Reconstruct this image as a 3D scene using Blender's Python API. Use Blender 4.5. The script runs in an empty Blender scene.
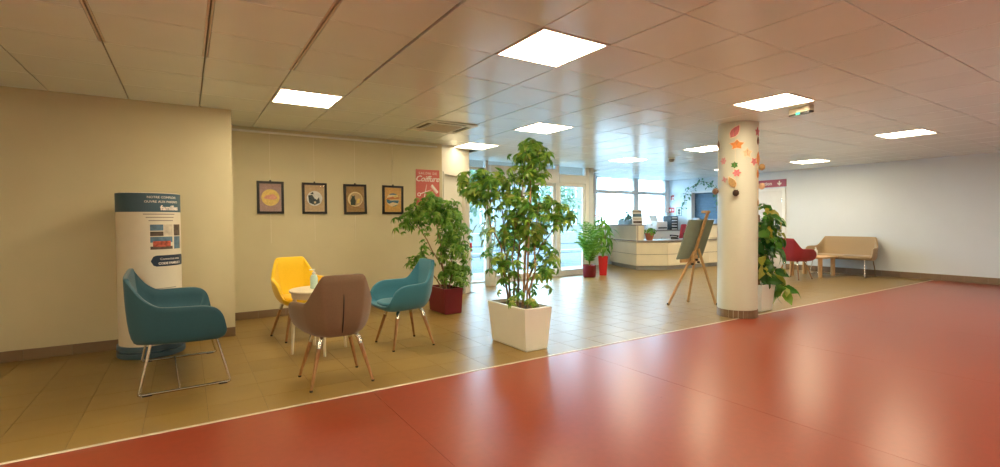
import bpy, bmesh, math, random
from mathutils import Vector, Matrix

SC = bpy.context.scene
COL = SC.collection
# ------------------------------------------------------------------ camera
YAW, PITCH, ROLL, EYE = 0.5729, -0.0253, -0.0058, 1.255
fw = Vector((math.sin(YAW) * math.cos(PITCH), math.cos(YAW) * math.cos(PITCH), math.sin(PITCH)))
rt = Vector((math.cos(YAW), -math.sin(YAW), 0))
up = rt.cross(fw)
r2 = rt * math.cos(ROLL) + up * math.sin(ROLL)
u2 = r2.cross(fw)
cam_data = bpy.data.cameras.new('camera')
cam = bpy.data.objects.new('camera', cam_data)
COL.objects.link(cam)
M = Matrix((r2, u2, -fw)).transposed().to_4x4()
M.translation = (0, 0, EYE)
cam.matrix_world = M
cam_data.sensor_width = 36
cam_data.lens = 486.45 / 1000 * 36
cam_data.clip_end = 300
SC.camera = cam
# ------------------------------------------------------------------ world, light, exposure
world = bpy.data.worlds.new('world')
SC.world = world
world.use_nodes = True
bg = world.node_tree.nodes['Background']
bg.inputs[0].default_value = (0.54, 0.80, 1.0, 1)
bg.inputs[1].default_value = 13.0
SC.view_settings.view_transform = 'Standard'
SC.view_settings.look = 'None'
SC.view_settings.gamma = 1
SC.view_settings.use_curve_mapping = False
SC.view_settings.exposure = 0.4
SC.cycles.use_denoising = True
SC.cycles.max_bounces = 10
SC.cycles.diffuse_bounces = 5
SC.cycles.glossy_bounces = 4
SC.cycles.transparent_max_bounces = 16
SC.cycles.sample_clamp_indirect = 8
PANEL_COL, PANEL_E = (1.0, 0.83, 0.55), 27.0


def portal(name, loc, rot, sx, sy):
    l = bpy.data.lights.new(name, 'AREA')
    l.shape = 'RECTANGLE'
    l.size, l.size_y = sx, sy
    l.cycles.is_portal = True
    o = bpy.data.objects.new(name, l)
    o.location = loc
    o.rotation_euler = rot
    COL.objects.link(o)


portal('daylight_portal_entrance', (6.4, 8.72, 1.25), (-math.pi / 2, 0, 0), 3.6, 2.6)
portal('daylight_portal_windows', (11.2, 10.28, 1.8), (-math.pi / 2, 0, 0), 3.2, 1.5)

# ------------------------------------------------------------------ materials
MATS = {}


def mat(name, col, rough=0.5, metal=0.0, var=0.05, scale=12.0, bump=0.0, bscale=60.0, spec=0.5,
        coat=0.0, sheen=0.0, emit=None, estr=0.0, alpha=1.0, rvar=0.0, stretch=None):
    if name in MATS:
        return MATS[name]
    m = bpy.data.materials.new(name)
    m.use_nodes = True
    nt = m.node_tree
    b = nt.nodes['Principled BSDF']
    b.inputs['Base Color'].default_value = (*col, 1)
    b.inputs['Roughness'].default_value = rough
    b.inputs['Metallic'].default_value = metal
    b.inputs['Specular IOR Level'].default_value = spec
    b.inputs['Coat Weight'].default_value = coat
    b.inputs['Sheen Weight'].default_value = sheen
    if emit:
        b.inputs['Emission Color'].default_value = (*emit, 1)
        b.inputs['Emission Strength'].default_value = estr
    tc = nt.nodes.new('ShaderNodeTexCoord')
    src = tc.outputs['Object']
    if stretch:
        mp = nt.nodes.new('ShaderNodeMapping')
        mp.inputs['Scale'].default_value = stretch
        nt.links.new(src, mp.inputs[0])
        src = mp.outputs[0]
    if var:
        n = nt.nodes.new('ShaderNodeTexNoise')
        n.inputs['Scale'].default_value = scale
        n.inputs['Detail'].default_value = 4
        nt.links.new(src, n.inputs['Vector'])
        r = nt.nodes.new('ShaderNodeValToRGB')
        r.color_ramp.elements[0].position = 0.3
        r.color_ramp.elements[1].position = 0.7
        r.color_ramp.elements[0].color = (*[max(0, c * (1 - var)) for c in col], 1)
        r.color_ramp.elements[1].color = (*[min(1, c * (1 + var)) for c in col], 1)
        nt.links.new(n.outputs['Fac'], r.inputs[0])
        nt.links.new(r.outputs[0], b.inputs['Base Color'])
        if rvar:
            mr = nt.nodes.new('ShaderNodeMapRange')
            mr.inputs['To Min'].default_value = max(0.02, rough - rvar)
            mr.inputs['To Max'].default_value = rough + rvar
            nt.links.new(n.outputs['Fac'], mr.inputs['Value'])
            nt.links.new(mr.outputs[0], b.inputs['Roughness'])
    if bump:
        n2 = nt.nodes.new('ShaderNodeTexNoise')
        n2.inputs['Scale'].default_value = bscale
        n2.inputs['Detail'].default_value = 3
        nt.links.new(src, n2.inputs['Vector'])
        bp = nt.nodes.new('ShaderNodeBump')
        bp.inputs['Strength'].default_value = bump
        bp.inputs['Distance'].default_value = 0.002
        nt.links.new(n2.outputs['Fac'], bp.inputs['Height'])
        nt.links.new(bp.outputs[0], b.inputs['Normal'])
    MATS[name] = m
    return m


def piece_mat(name, cols, rough, spec=0.5, var=0.06, scale=8.0, bump=0.0, bscale=80.0, transl=0.0, rvar=0.0, island=False):
    """colour picked per piece (Object Info random) between cols, with grain on top"""
    m = bpy.data.materials.new(name)
    m.use_nodes = True
    nt = m.node_tree
    b = nt.nodes['Principled BSDF']
    b.inputs['Roughness'].default_value = rough
    b.inputs['Specular IOR Level'].default_value = spec
    oi = nt.nodes.new('ShaderNodeObjectInfo')
    r = nt.nodes.new('ShaderNodeValToRGB')
    e = r.color_ramp.elements
    while len(e) < len(cols):
        e.new(0.5)
    for i, c in enumerate(cols):
        e[i].position = i / (len(cols) - 1)
        e[i].color = (*c, 1)
    if island:
        ge = nt.nodes.new('ShaderNodeNewGeometry')
        mi = nt.nodes.new('ShaderNodeMix')
        mi.inputs[0].default_value = 0.55
        nt.links.new(oi.outputs['Random'], mi.inputs[2])
        nt.links.new(ge.outputs['Random Per Island'], mi.inputs[3])
        nt.links.new(mi.outputs[0], r.inputs[0])
    else:
        nt.links.new(oi.outputs['Random'], r.inputs[0])
    tc = nt.nodes.new('ShaderNodeTexCoord')
    n = nt.nodes.new('ShaderNodeTexNoise')
    n.inputs['Scale'].default_value = scale
    n.inputs['Detail'].default_value = 4
    nt.links.new(tc.outputs['Object'], n.inputs['Vector'])
    mr = nt.nodes.new('ShaderNodeMapRange')
    mr.inputs['To Min'].default_value = 1 - 2 * var
    mr.inputs['To Max'].default_value = 1 + 2 * var
    nt.links.new(n.outputs['Fac'], mr.inputs['Value'])
    mx = nt.nodes.new('ShaderNodeVectorMath')
    mx.operation = 'SCALE'
    nt.links.new(r.outputs[0], mx.inputs[0])
    nt.links.new(mr.outputs[0], mx.inputs['Scale'])
    nt.links.new(mx.outputs[0], b.inputs['Base Color'])
    if rvar:
        m2 = nt.nodes.new('ShaderNodeMapRange')
        m2.inputs['To Min'].default_value = max(0.02, rough - rvar)
        m2.inputs['To Max'].default_value = rough + rvar
        nt.links.new(n.outputs['Fac'], m2.inputs['Value'])
        nt.links.new(m2.outputs[0], b.inputs['Roughness'])
    if bump:
        n2 = nt.nodes.new('ShaderNodeTexNoise')
        n2.inputs['Scale'].default_value = bscale
        nt.links.new(tc.outputs['Object'], n2.inputs['Vector'])
        bp = nt.nodes.new('ShaderNodeBump')
        bp.inputs['Strength'].default_value = bump
        bp.inputs['Distance'].default_value = 0.002
        nt.links.new(n2.outputs['Fac'], bp.inputs['Height'])
        nt.links.new(bp.outputs[0], b.inputs['Normal'])
    if transl:
        t = nt.nodes.new('ShaderNodeBsdfTranslucent')
        nt.links.new(mx.outputs[0], t.inputs[0])
        ms = nt.nodes.new('ShaderNodeMixShader')
        ms.inputs[0].default_value = transl
        nt.links.new(b.outputs[0], ms.inputs[1])
        nt.links.new(t.outputs[0], ms.inputs[2])
        nt.links.new(ms.outputs[0], nt.nodes['Material Output'].inputs[0])
    MATS[name] = m
    return m


def glass_mat(name, tint, rough=0.02, frost=0.0):
    m = bpy.data.materials.new(name)
    m.use_nodes = True
    nt = m.node_tree
    nt.nodes.remove(nt.nodes['Principled BSDF'])
    tr = nt.nodes.new('ShaderNodeBsdfTransparent')
    tr.inputs[0].default_value = (*tint, 1)
    gl = nt.nodes.new('ShaderNodeBsdfGlossy')
    gl.inputs['Roughness'].default_value = rough
    lw = nt.nodes.new('ShaderNodeLayerWeight')
    pw = nt.nodes.new('ShaderNodeMath')
    pw.operation = 'POWER'
    pw.inputs[1].default_value = 5.0
    nt.links.new(lw.outputs['Facing'], pw.inputs[0])
    fr = nt.nodes.new('ShaderNodeMath')
    fr.operation = 'MULTIPLY_ADD'
    fr.inputs[1].default_value = 0.9
    fr.inputs[2].default_value = 0.035
    nt.links.new(pw.outputs[0], fr.inputs[0])
    mx = nt.nodes.new('ShaderNodeMixShader')
    nt.links.new(fr.outputs[0], mx.inputs[0])
    last = tr
    if frost:
        tl = nt.nodes.new('ShaderNodeBsdfTranslucent')
        tl.inputs[0].default_value = (0.92, 0.95, 0.97, 1)
        m2 = nt.nodes.new('ShaderNodeMixShader')
        m2.inputs[0].default_value = frost
        nt.links.new(tr.outputs[0], m2.inputs[1])
        nt.links.new(tl.outputs[0], m2.inputs[2])
        last = m2
    nt.links.new(last.outputs[0], mx.inputs[1])
    nt.links.new(gl.outputs[0], mx.inputs[2])
    nt.links.new(mx.outputs[0], nt.nodes['Material Output'].inputs[0])
    MATS[name] = m
    return m


WALL_BEIGE = mat('wall_beige_paint', (0.64, 0.58, 0.39), 0.75, var=0.02, scale=3, bump=0.25, bscale=180)
WALL_CREAM = mat('wall_cream_paint', (0.68, 0.66, 0.58), 0.7, var=0.02, scale=3, bump=0.1, bscale=150)
WALL_WHITE = mat('wall_white_paint', (0.70, 0.76, 0.82), 0.6, var=0.015, scale=2, bump=0.1, bscale=150)
GROUT = mat('grout', (0.24, 0.19, 0.13), 0.9, var=0.15, scale=30)
TILE = piece_mat('floor_tile_ceramic', [(0.255, 0.165, 0.045), (0.29, 0.19, 0.054), (0.27, 0.175, 0.049)], 0.34, 0.55, 0.05, 5)
SKIRT = piece_mat('skirting_tile_ceramic', [(0.20, 0.13, 0.075), (0.24, 0.16, 0.095)], 0.4, 0.5, 0.08, 9)
VINYL = mat('red_vinyl', (0.30, 0.052, 0.024), 0.29, var=0.07, scale=22, spec=0.5, rvar=0.03)
WELD = mat('vinyl_weld', (0.34, 0.075, 0.04), 0.3)
STRIP = mat('joint_strip_metal', (0.72, 0.66, 0.55), 0.4, 0.2, var=0.05)
PLENUM = mat('ceiling_void', (0.30, 0.27, 0.23), 0.9)
CTILE = piece_mat('ceiling_tile_metal', [(0.76, 0.85, 0.87), (0.80, 0.89, 0.91), (0.78, 0.87, 0.89)], 0.22, 0.85, 0.015, 3)
RUNNER = mat('ceiling_runner_metal', (0.62, 0.56, 0.48), 0.35, 0.1)
WHITE = mat('white_lacquer', (0.82, 0.82, 0.80), 0.35, var=0.02)
FRAME = mat('white_window_frame', (0.80, 0.82, 0.83), 0.35, var=0.02)
GLASS = glass_mat('window_glass', (0.93, 0.98, 1.0))
FROST = glass_mat('frosted_window_glass', (0.93, 0.97, 1.0), 0.2, 0.6)
PICGLASS = glass_mat('picture_glass', (1, 1, 1), 0.03)
CHROME = mat('chrome', (0.75, 0.74, 0.72), 0.18, 1.0, var=0)
BLACK = mat('black_plastic', (0.012, 0.012, 0.013), 0.4, var=0.1)
WOOD = mat('oak_wood', (0.36, 0.185, 0.075), 0.45, var=0.25, scale=6, stretch=(14, 14, 1))
PALEWOOD = mat('beech_wood', (0.60, 0.37, 0.17), 0.45, var=0.18, scale=6, stretch=(14, 14, 1.2))
TEAL = mat('teal_fabric', (0.028, 0.19, 0.28), 0.7, var=0.08, scale=140, bump=0.25, bscale=600, sheen=0.25)
DARKTEAL = mat('deep_teal_fabric', (0.012, 0.082, 0.120), 0.7, var=0.08, scale=140, bump=0.25, bscale=600, sheen=0.25)
YELLOW = mat('yellow_fabric', (0.80, 0.52, 0.003), 0.65, var=0.06, scale=140, bump=0.2, bscale=600, sheen=0.2)
BROWN = mat('brown_fabric', (0.20, 0.125, 0.072), 0.7, var=0.08, scale=140, bump=0.25, bscale=600, sheen=0.25)
RED = mat('red_fabric', (0.33, 0.016, 0.025), 0.7, var=0.08, scale=140, bump=0.25, bscale=600, sheen=0.2)
BEIGE = mat('beige_fabric', (0.36, 0.25, 0.135), 0.7, var=0.08, scale=140, bump=0.25, bscale=600, sheen=0.2)
SOIL = mat('potting_soil', (0.05, 0.03, 0.018), 0.95, var=0.4, scale=60, bump=1, bscale=90)
PLANTER_W = mat('white_planter_resin', (0.84, 0.86, 0.80), 0.35, var=0.02, scale=4)
PLANTER_R = mat('burgundy_planter_resin', (0.17, 0.008, 0.02), 0.3, var=0.05)
PLANTER_RED = mat('bright_red_planter_resin', (0.60, 0.015, 0.02), 0.28, var=0.03)
BARK = mat('plant_bark', (0.30, 0.19, 0.09), 0.8, var=0.3, scale=50)
LEAF = piece_mat('umbrella_tree_leaf', [(0.04, 0.16, 0.025), (0.11, 0.31, 0.04), (0.24, 0.46, 0.06), (0.45, 0.58, 0.11), (0.78, 0.76, 0.28)], 0.33, 0.5, 0.15, 14, transl=0.42, island=True)
LEAF2 = piece_mat('glossy_green_leaf', [(0.045, 0.16, 0.02), (0.11, 0.30, 0.035), (0.25, 0.46, 0.07), (0.45, 0.58, 0.14)], 0.35, 0.5, 0.15, 14, transl=0.42, island=True)
LEAF3 = piece_mat('pothos_leaf', [(0.02, 0.10, 0.015), (0.045, 0.18, 0.02), (0.12, 0.32, 0.03), (0.50, 0.42, 0.06)], 0.28, 0.5, 0.15, 10, transl=0.25)
CREAM = mat('cream_laminate', (0.88, 0.81, 0.63), 0.4, var=0.03, scale=3)
WORKTOP = mat('grey_worktop', (0.30, 0.27, 0.25), 0.35, var=0.05)
PLINTH = mat('grey_plinth', (0.36, 0.37, 0.38), 0.4, var=0.04)


# ------------------------------------------------------------------ mesh helpers
def B():
    return bmesh.new()


def bx(bm, x0, x1, y0, y1, z0, z1, bev=0.0, seg=1):
    vs = [bm.verts.new(p) for p in ((x0, y0, z0), (x1, y0, z0), (x1, y1, z0), (x0, y1, z0), (x0, y0, z1), (x1, y0, z1), (x1, y1, z1), (x0, y1, z1))]
    fs = [bm.faces.new([vs[i] for i in f]) for f in ((3, 2, 1, 0), (4, 5, 6, 7), (0, 1, 5, 4), (1, 2, 6, 5), (2, 3, 7, 6), (3, 0, 4, 7))]
    if bev:
        es = list({e for f in fs for e in f.edges})
        bmesh.ops.bevel(bm, geom=es, offset=bev, segments=seg, affect='EDGES', profile=0.5)
    return bm


def tube(bm, pts, rad, n=8, cap=True):
    pts = [Vector(p) for p in pts]
    if not hasattr(rad, '__len__'):
        rad = [rad] * len(pts)
    rings = []
    ref = None
    for i, p in enumerate(pts):
        t = (pts[min(i + 1, len(pts) - 1)] - pts[max(i - 1, 0)]).normalized()
        if ref is None:
            ref = Vector((1, 0, 0)) if abs(t.x) < 0.8 else Vector((0, 1, 0))
        a = (ref - t * ref.dot(t)).normalized()
        ref = a
        b = t.cross(a)
        rings.append([bm.verts.new(p + (a * math.cos(2 * math.pi * k / n) + b * math.sin(2 * math.pi * k / n)) * rad[i]) for k in range(n)])
    for i in range(len(rings) - 1):
        for k in range(n):
            bm.faces.new((rings[i][k], rings[i][(k + 1) % n], rings[i + 1][(k + 1) % n], rings[i + 1][k]))
    if cap:
        bm.faces.new(rings[0][::-1])
        bm.faces.new(rings[-1])
    return bm


def lathe(bm, prof, n=24, c=(0, 0, 0)):
    rings = []
    for r, z in prof:
        if r < 1e-6:
            rings.append([bm.verts.new((c[0], c[1], c[2] + z))])
        else:
            rings.append([bm.verts.new((c[0] + r * math.cos(2 * math.pi * k / n), c[1] + r * math.sin(2 * math.pi * k / n), c[2] + z)) for k in range(n)])
    for a, b in zip(rings, rings[1:]):
        for k in range(n):
            k2 = (k + 1) % n
            if len(a) == 1 and len(b) == 1:
                continue
            if len(a) == 1:
                bm.faces.new((a[0], b[k2], b[k]))
            elif len(b) == 1:
                bm.faces.new((a[k], a[k2], b[0]))
            else:
                bm.faces.new((a[k], a[k2], b[k2], b[k]))
    return bm


def prism(bm, poly, z0, z1, mx=None):
    mx = mx or Matrix()
    a = [bm.verts.new(mx @ Vector((x, y, z0))) for x, y in poly]
    b = [bm.verts.new(mx @ Vector((x, y, z1))) for x, y in poly]
    n = len(poly)
    bm.faces.new(a[::-1])
    bm.faces.new(b)
    for i in range(n):
        bm.faces.new((a[i], a[(i + 1) % n], b[(i + 1) % n], b[i]))
    return bm


def frustum(bm, bot, top, z0, z1):
    a = [bm.verts.new((x, y, z0)) for x, y in bot]
    b = [bm.verts.new((x, y, z1)) for x, y in top]
    n = len(bot)
    bm.faces.new(a[::-1])
    bm.faces.new(b)
    for i in range(n):
        bm.faces.new((a[i], a[(i + 1) % n], b[(i + 1) % n], b[i]))
    return bm


def to_mesh(name, bm, m, smooth=None):
    me = bpy.data.meshes.new(name)
    bmesh.ops.recalc_face_normals(bm, faces=bm.faces)
    bm.to_mesh(me)
    bm.free()
    if m:
        me.materials.append(m)
    if smooth is not None:
        for p in me.polygons:
            p.use_smooth = True
        me.set_sharp_from_angle(angle=math.radians(smooth))
    return me


def link(name, me, parent=None, loc=None, rot=None):
    o = bpy.data.objects.new(name, me)
    COL.objects.link(o)
    if parent is not None:
        o.parent = parent
    if loc is not None:
        o.location = loc
    if rot is not None:
        o.rotation_euler = rot
    return o


def obj(name, bm, m, parent=None, smooth=None, loc=None, rot=None):
    return link(name, to_mesh(name, bm, m, smooth), parent, loc, rot)


def tag(o, label, cat, group=None):
    o['label'] = label
    o['category'] = cat
    if group:
        o['group'] = group
    return o


def thing(name, label, cat, loc=(0, 0, 0), rz=0, group=None):
    o = bpy.data.objects.new(name, None)
    o.empty_display_size = 0.1
    COL.objects.link(o)
    o.location = loc
    o.rotation_euler = (0, 0, rz)
    return tag(o, label, cat, group)


def struct(name, bm, m, parent=None, smooth=None):
    o = obj(name, bm, m, parent, smooth)
    if parent is None:
        o['kind'] = 'structure'
    return o


def text_bm(body, size, mx, shear=0.0, bold=0.0, align='LEFT', spacing=1.0, bend=None):
    cu = bpy.data.curves.new('lettering', 'FONT')
    cu.body = body
    cu.size = size
    cu.shear = shear
    cu.offset = bold
    cu.align_x = align
    cu.space_character = spacing
    cu.resolution_u = 2
    cu.extrude = 0.0008
    o = bpy.data.objects.new('lettering', cu)
    me = bpy.data.meshes.new_from_object(o)
    bm = B()
    bm.from_mesh(me)
    bpy.data.objects.remove(o)
    bpy.data.curves.remove(cu)
    bpy.data.meshes.remove(me)
    for v in bm.verts:
        v.co = bend(v.co) if bend else mx @ v.co
    return bm


def frame_mx(origin, xdir, ydir):
    x = Vector(xdir).normalized()
    y = Vector(ydir).normalized()
    z = x.cross(y)
    m = Matrix((x, y, z)).transposed().to_4x4()
    m.translation = origin
    return m


def project(p):
    v = Vector(p) - Vector((0, 0, EYE))
    d = v.dot(fw)
    return (500 + 486.45 * v.dot(r2) / d, 233.5 - 486.45 * v.dot(u2) / d, d) if d > 0.05 else (0, 0, -1)


# ------------------------------------------------------------------ room shell
CH = 2.493
XL, XR, YB = -3.0, 12.8, -4.5
YJ, YA, YP, YG, YW = 3.53, 6.12, 7.07, 8.56, 10.05


def room_ymax(x):
    if x < 0.44:
        return YA
    if x < 3.46:
        return YP
    if x < 4.2:
        return YP + 0.30
    if x < 8.12:
        return YG
    if x < 9.55:
        return YG + (x - 8.12) * 1.02
    return YW


floor = struct('floor', bx(B(), XL, XR, YJ, YW + 0.2, -0.12, -0.004), GROUT)
YV = -0.8
vinyl_base = struct('floor', bx(B(), XL, XR, YV, YJ, -0.12, -0.003), WELD)
struct('floor', bx(B(), XL, XR, YB, YV, -0.12, 0.0), mat('pale_bounce_floor', (0.62, 0.62, 0.60), 0.4, var=0.04))  # unseen pale floor, added to keep red bounce off the ceiling
trim = struct('trim_1', bx(B(), XL, XR, YJ - 0.012, YJ + 0.012, -0.004, 0.004, 0.002), STRIP)
bounds = [XL, -0.865, 1.135, 3.135, 5.135, 7.135, 9.135, 11.135, XR]
for a, b in zip(bounds, bounds[1:]):
    obj('vinyl_sheet', bx(B(), a + 0.0012, b - 0.0012, YV, YJ - 0.013, -0.003, 0.0), VINYL, vinyl_base)


def cells(x0, y0, s, xa, xb, ya, ymaxf):
    out = []
    i = math.floor((xa - x0) / s)
    while x0 + i * s < xb:
        j = math.floor((ya - y0) / s)
        while y0 + j * s < 10.1:
            a, b = max(xa, x0 + i * s), min(xb, x0 + (i + 1) * s)
            c = max(ya, y0 + j * s)
            d = min(ymaxf((a + b) / 2), y0 + (j + 1) * s)
            if b - a > 0.03 and d - c > 0.03:
                out.append((a, b, c, d, i, j))
            j += 1
        i += 1
    return out


def rank(cs, z):
    """cells in view, largest in the picture first"""
    res = []
    for c in cs:
        pr = [project((x, y, z)) for x, y in ((c[0], c[2]), (c[1], c[2]), (c[1], c[3]), (c[0], c[3]))]
        if any(p[2] < 0 for p in pr):
            res.append((-1, c))
            continue
        ar = abs(sum(pr[k][0] * pr[(k + 1) % 4][1] - pr[(k + 1) % 4][0] * pr[k][1] for k in range(4))) / 2
        cx = sum(p[0] for p in pr) / 4
        cy = sum(p[1] for p in pr) / 4
        res.append((ar if -30 < cx < 1030 and -40 < cy < 510 else -1, c))
    res.sort(key=lambda t: -t[0])
    return res


def lay_tiles(cs, z0, z1, gapx, gapy, bev, m, parent, name, limit, tilt=0.0, seed=1, down=False):
    rnd = random.Random(seed)
    cache = {}
    rest = B()
    for n, (ar, c) in enumerate(rank(cs, z1)):
        a, b, c0, d0 = c[:4]
        gx = gapx(c) if callable(gapx) else gapx
        sx, sy = b - a - gx, d0 - c0 - gapy
        if sx < 0.01 or sy < 0.01:
            continue
        cx, cy = (a + b) / 2, (c0 + d0) / 2
        if n < limit and ar > 0:
            key = (round(sx, 3), round(sy, 3))
            if key not in cache:
                bm = bx(B(), -sx / 2, sx / 2, -sy / 2, sy / 2, z0 - z1 if not down else 0, 0 if not down else z1 - z0)
                top = [f for f in bm.faces if abs(f.normal.z) > 0.9 or True]
                es = [e for e in bm.edges if all(abs(v.co.z) < 1e-6 for v in e.verts)]
                if bev:
                    bmesh.ops.bevel(bm, geom=es, offset=bev, segments=1, affect='EDGES', profile=0.5)
                cache[key] = to_mesh(name, bm, m)
            o = link(name, cache[key], parent, (cx, cy, z1 if not down else z0))
            if tilt:
                o.rotation_euler = (rnd.uniform(-tilt, tilt), rnd.uniform(-tilt, tilt), 0)
        else:
            bx(rest, cx - sx / 2, cx + sx / 2, cy - sy / 2, cy + sy / 2, z0, z1)
    o = obj(name + 's_beyond', rest, m, parent)
    o['kind'] = 'stuff'


fc = cells(0.10, 3.855, 0.3455, XL, XR, YJ + 0.014, room_ymax)
lay_tiles(fc, -0.011, 0.0, 0.0035, 0.0035, 0.0, TILE, floor, 'floor_tile', 300, 0.0006)

ceil = struct('ceiling', bx(B(), XL - 0.3, XR + 0.3, YB - 0.3, YW + 0.4, CH + 0.03, CH + 0.25), PLENUM)
GX0, GY0 = 0.142, 4.282
lights = {(1, 1): 0, (6, 1): 0, (12, 1): 0, (18, 1): 0, (6, 4): 0, (12, 4): 0, (3, -3): 0, (8, -3): 0, (14, -3): 0,
          (-3, -3): 0, (-3, -7): 0, (3, -8): 0, (8, -8): 0, (14, -8): 0, (-2, -12): 0, (6, -12): 0, (14, -12): 0, (18, 4): 0}
AC = (4, 2)
cc = [c for c in cells(GX0, GY0, 0.6, XL, XR, YB, room_ymax) if (c[4], c[5]) not in lights and (c[4], c[5]) != AC]
lay_tiles(cc, CH, CH + 0.022, lambda c: 0.036 if c[5] < 0 and c[4] < 2 else 0.007, 0.006, 0.003, CTILE, ceil, 'ceiling_tile', 300, 0.0025, 7, down=True)
for i in range(-4, 2):
    x = GX0 + 0.6 * (i + 0) if i > -4 else XL + 0.2
    obj('ceiling_runner', bx(bx(B(), x - 0.016, x - 0.0045, YB, GY0, CH + 0.003, CH + 0.03), x + 0.0045, x + 0.016, YB, GY0, CH + 0.003, CH + 0.03), RUNNER, ceil)

ZT = CH + 0.04
wl = struct('wall_alcove', prism(B(), [(XL, YA), (0.44, YA), (0.44, YP + 0.15), (0.30, YP + 0.15), (0.30, YA + 0.14), (XL, YA + 0.14)], -0.1, ZT), WALL_BEIGE)
struct('wall_back', bx(B(), 0.44, 3.46, YP, YP + 0.15, -0.1, ZT), WALL_BEIGE)
struct('wall_left', bx(B(), XL - 0.15, XL, YB, YA + 0.14, -0.1, ZT), WALL_BEIGE)
struct('wall_behind', bx(B(), XL - 0.15, XR + 0.15, YB - 0.15, YB, -0.1, ZT), WALL_WHITE)
# angled wall with a door, between the picture wall and the entrance glazing
AW0, AW1 = Vector((3.46, YP, 0)), Vector((4.22, 7.53, 0))
ad = (AW1 - AW0).normalized()
an = Vector((ad.y, -ad.x, 0))
al = (AW1 - AW0).length
AMX = frame_mx(AW0, ad, (0, 0, 1))      # x along the wall, y up, z out of the wall (towards the room)
bm = B()
prism(bm, [(0, -0.1), (0, ZT), (al, ZT), (al, -0.1), (al - 0.16, -0.1), (al - 0.16, 2.03), (0.05, 2.03), (0.05, -0.1)], -0.14, 0.0, AMX)
struct('wall_angled', bm, WALL_CREAM)
d1 = struct('door_1', prism(B(), [(0.05, 0.0), (al - 0.16, 0.0), (al - 0.16, 2.03), (0.05, 2.03)], -0.09, -0.05, AMX), WALL_CREAM)
bm = B()
for a, b, c, d in ((0.03, 0.06, 0.0, 2.05), (al - 0.18, al - 0.13, 0.0, 2.05), (0.03, al - 0.13, 2.02, 2.06)):
    prism(bm, [(a, c), (b, c), (b, d), (a, d)], -0.06, 0.012, AMX)
obj('door_frame', bm, WALL_CREAM, d1)
bm = B()
tube(bm, [AMX @ Vector((0.14, 1.02, -0.05)), AMX @ Vector((0.14, 1.02, 0.0)), AMX @ Vector((0.25, 1.02, 0.0))], 0.009)
obj('door_handle', bm, CHROME, d1)
struct('wall_entrance', prism(B(), [(4.22, 7.53), (4.70, YG - 0.05), (4.70, YG + 0.1), (4.0, YG + 0.1), (4.05, 7.62)], -0.1, ZT), WALL_CREAM)
# right wall with a service hatch
H0, H1, HZ0, HZ1 = 8.33, 9.18, 1.02, 2.06
bm = B()
for y0, y1, z0, z1 in ((YB, H0, -0.1, ZT), (H1, YW + 0.2, -0.1, ZT), (H0, H1, -0.1, HZ0), (H0, H1, HZ1, ZT)):
    bx(bm, XR, XR + 0.25, y0, y1, z0, z1)
struct('wall_right', bm, WALL_WHITE)
struct('wall_recess', prism(B(), [(8.0, YG - 0.05), (8.14, YG - 0.05), (9.61, YW), (9.61, YW + 0.2), (9.44, YW + 0.2), (8.0, YG + 0.1)], -0.1, ZT), WALL_WHITE)
struct('wall_window', bx(B(), 9.60, XR, YW, YW + 0.2, -0.1, 1.08), WALL_WHITE)


def skirting(name, p0, p1, h, out):
    """a run of skirting tiles from p0 to p1, standing proud of the wall on side `out`"""
    p0, p1, out = Vector((*p0, 0)), Vector((*p1, 0)), Vector((*out, 0)).normalized()
    L = (p1 - p0).length
    d = (p1 - p0).normalized()
    root = obj(name, prism(B(), [(0, 0), (L, 0), (L, h), (0, h)], 0.0, 0.004, frame_mx(p0, d, (0, 0, 1)) if d.cross(Vector((0, 0, 1))).dot(out) > 0 else frame_mx(p1, -d, (0, 0, 1))), GROUT)
    root['kind'] = 'structure'
    n = max(1, round(L / 0.3455))
    s = L / n
    me = to_mesh('skirting_tile', bx(B(), -s / 2 + 0.002, s / 2 - 0.002, -0.006, 0.006, 0, h, 0.002), SKIRT)
    for k in range(n):
        link('skirting_tile', me, root, p0 + d * s * (k + 0.5) + out * 0.009, (0, 0, math.atan2(d.y, d.x)))


skirting('baseboard_alcove', (XL, YA), (0.44, YA), 0.10, (0, -1))
skirting('baseboard_back', (0.44, YP), (3.45, YP), 0.10, (0, -1))
skirting('baseboard_right', (XR, -1.0), (XR, 6.44), 0.13, (-1, 0))
# picture rail
bm = bx(B(), 0.50, 3.37, YP - 0.03, YP, 2.425, 2.452, 0.004)
struct('trim_2', bm, WHITE)


# ------------------------------------------------------------------ glazing
def pane(name, x0, x1, y, z0, z1, m, parent):
    return obj(name, bx(B(), x0, x1, y - 0.006, y + 0.006, z0, z1), m, parent)


w1 = struct('window_1', bx(B(), 4.70, 8.0, YG - 0.05, YG + 0.05, -0.02, 0.035), FRAME)
for x0, x1 in ((4.70, 4.76), (5.15, 5.22), (7.0, 7.09), (7.88, 8.0)):
    obj('mullion', bx(B(), x0, x1, YG - 0.05, YG + 0.05, 0.035, ZT, 0.006), FRAME, w1)
for x0, x1, z0, z1 in ((4.76, 5.15, 2.30, 2.35), (5.22, 7.0, 2.10, 2.40), (7.09, 7.88, 2.11, 2.31)):
    obj('transom', bx(B(), x0, x1, YG - 0.06 if x0 != 5.22 else YG - 0.14, YG + 0.05, z0, z1, 0.006), FRAME, w1)
for x0, x1, z0, z1 in ((4.76, 5.15, 0.035, 2.30), (4.76, 5.15, 2.35, ZT), (5.22, 7.0, 2.40, ZT), (7.09, 7.88, 2.31, ZT)):
    pane('pane', x0, x1, YG, z0, z1, GLASS, w1)


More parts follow.
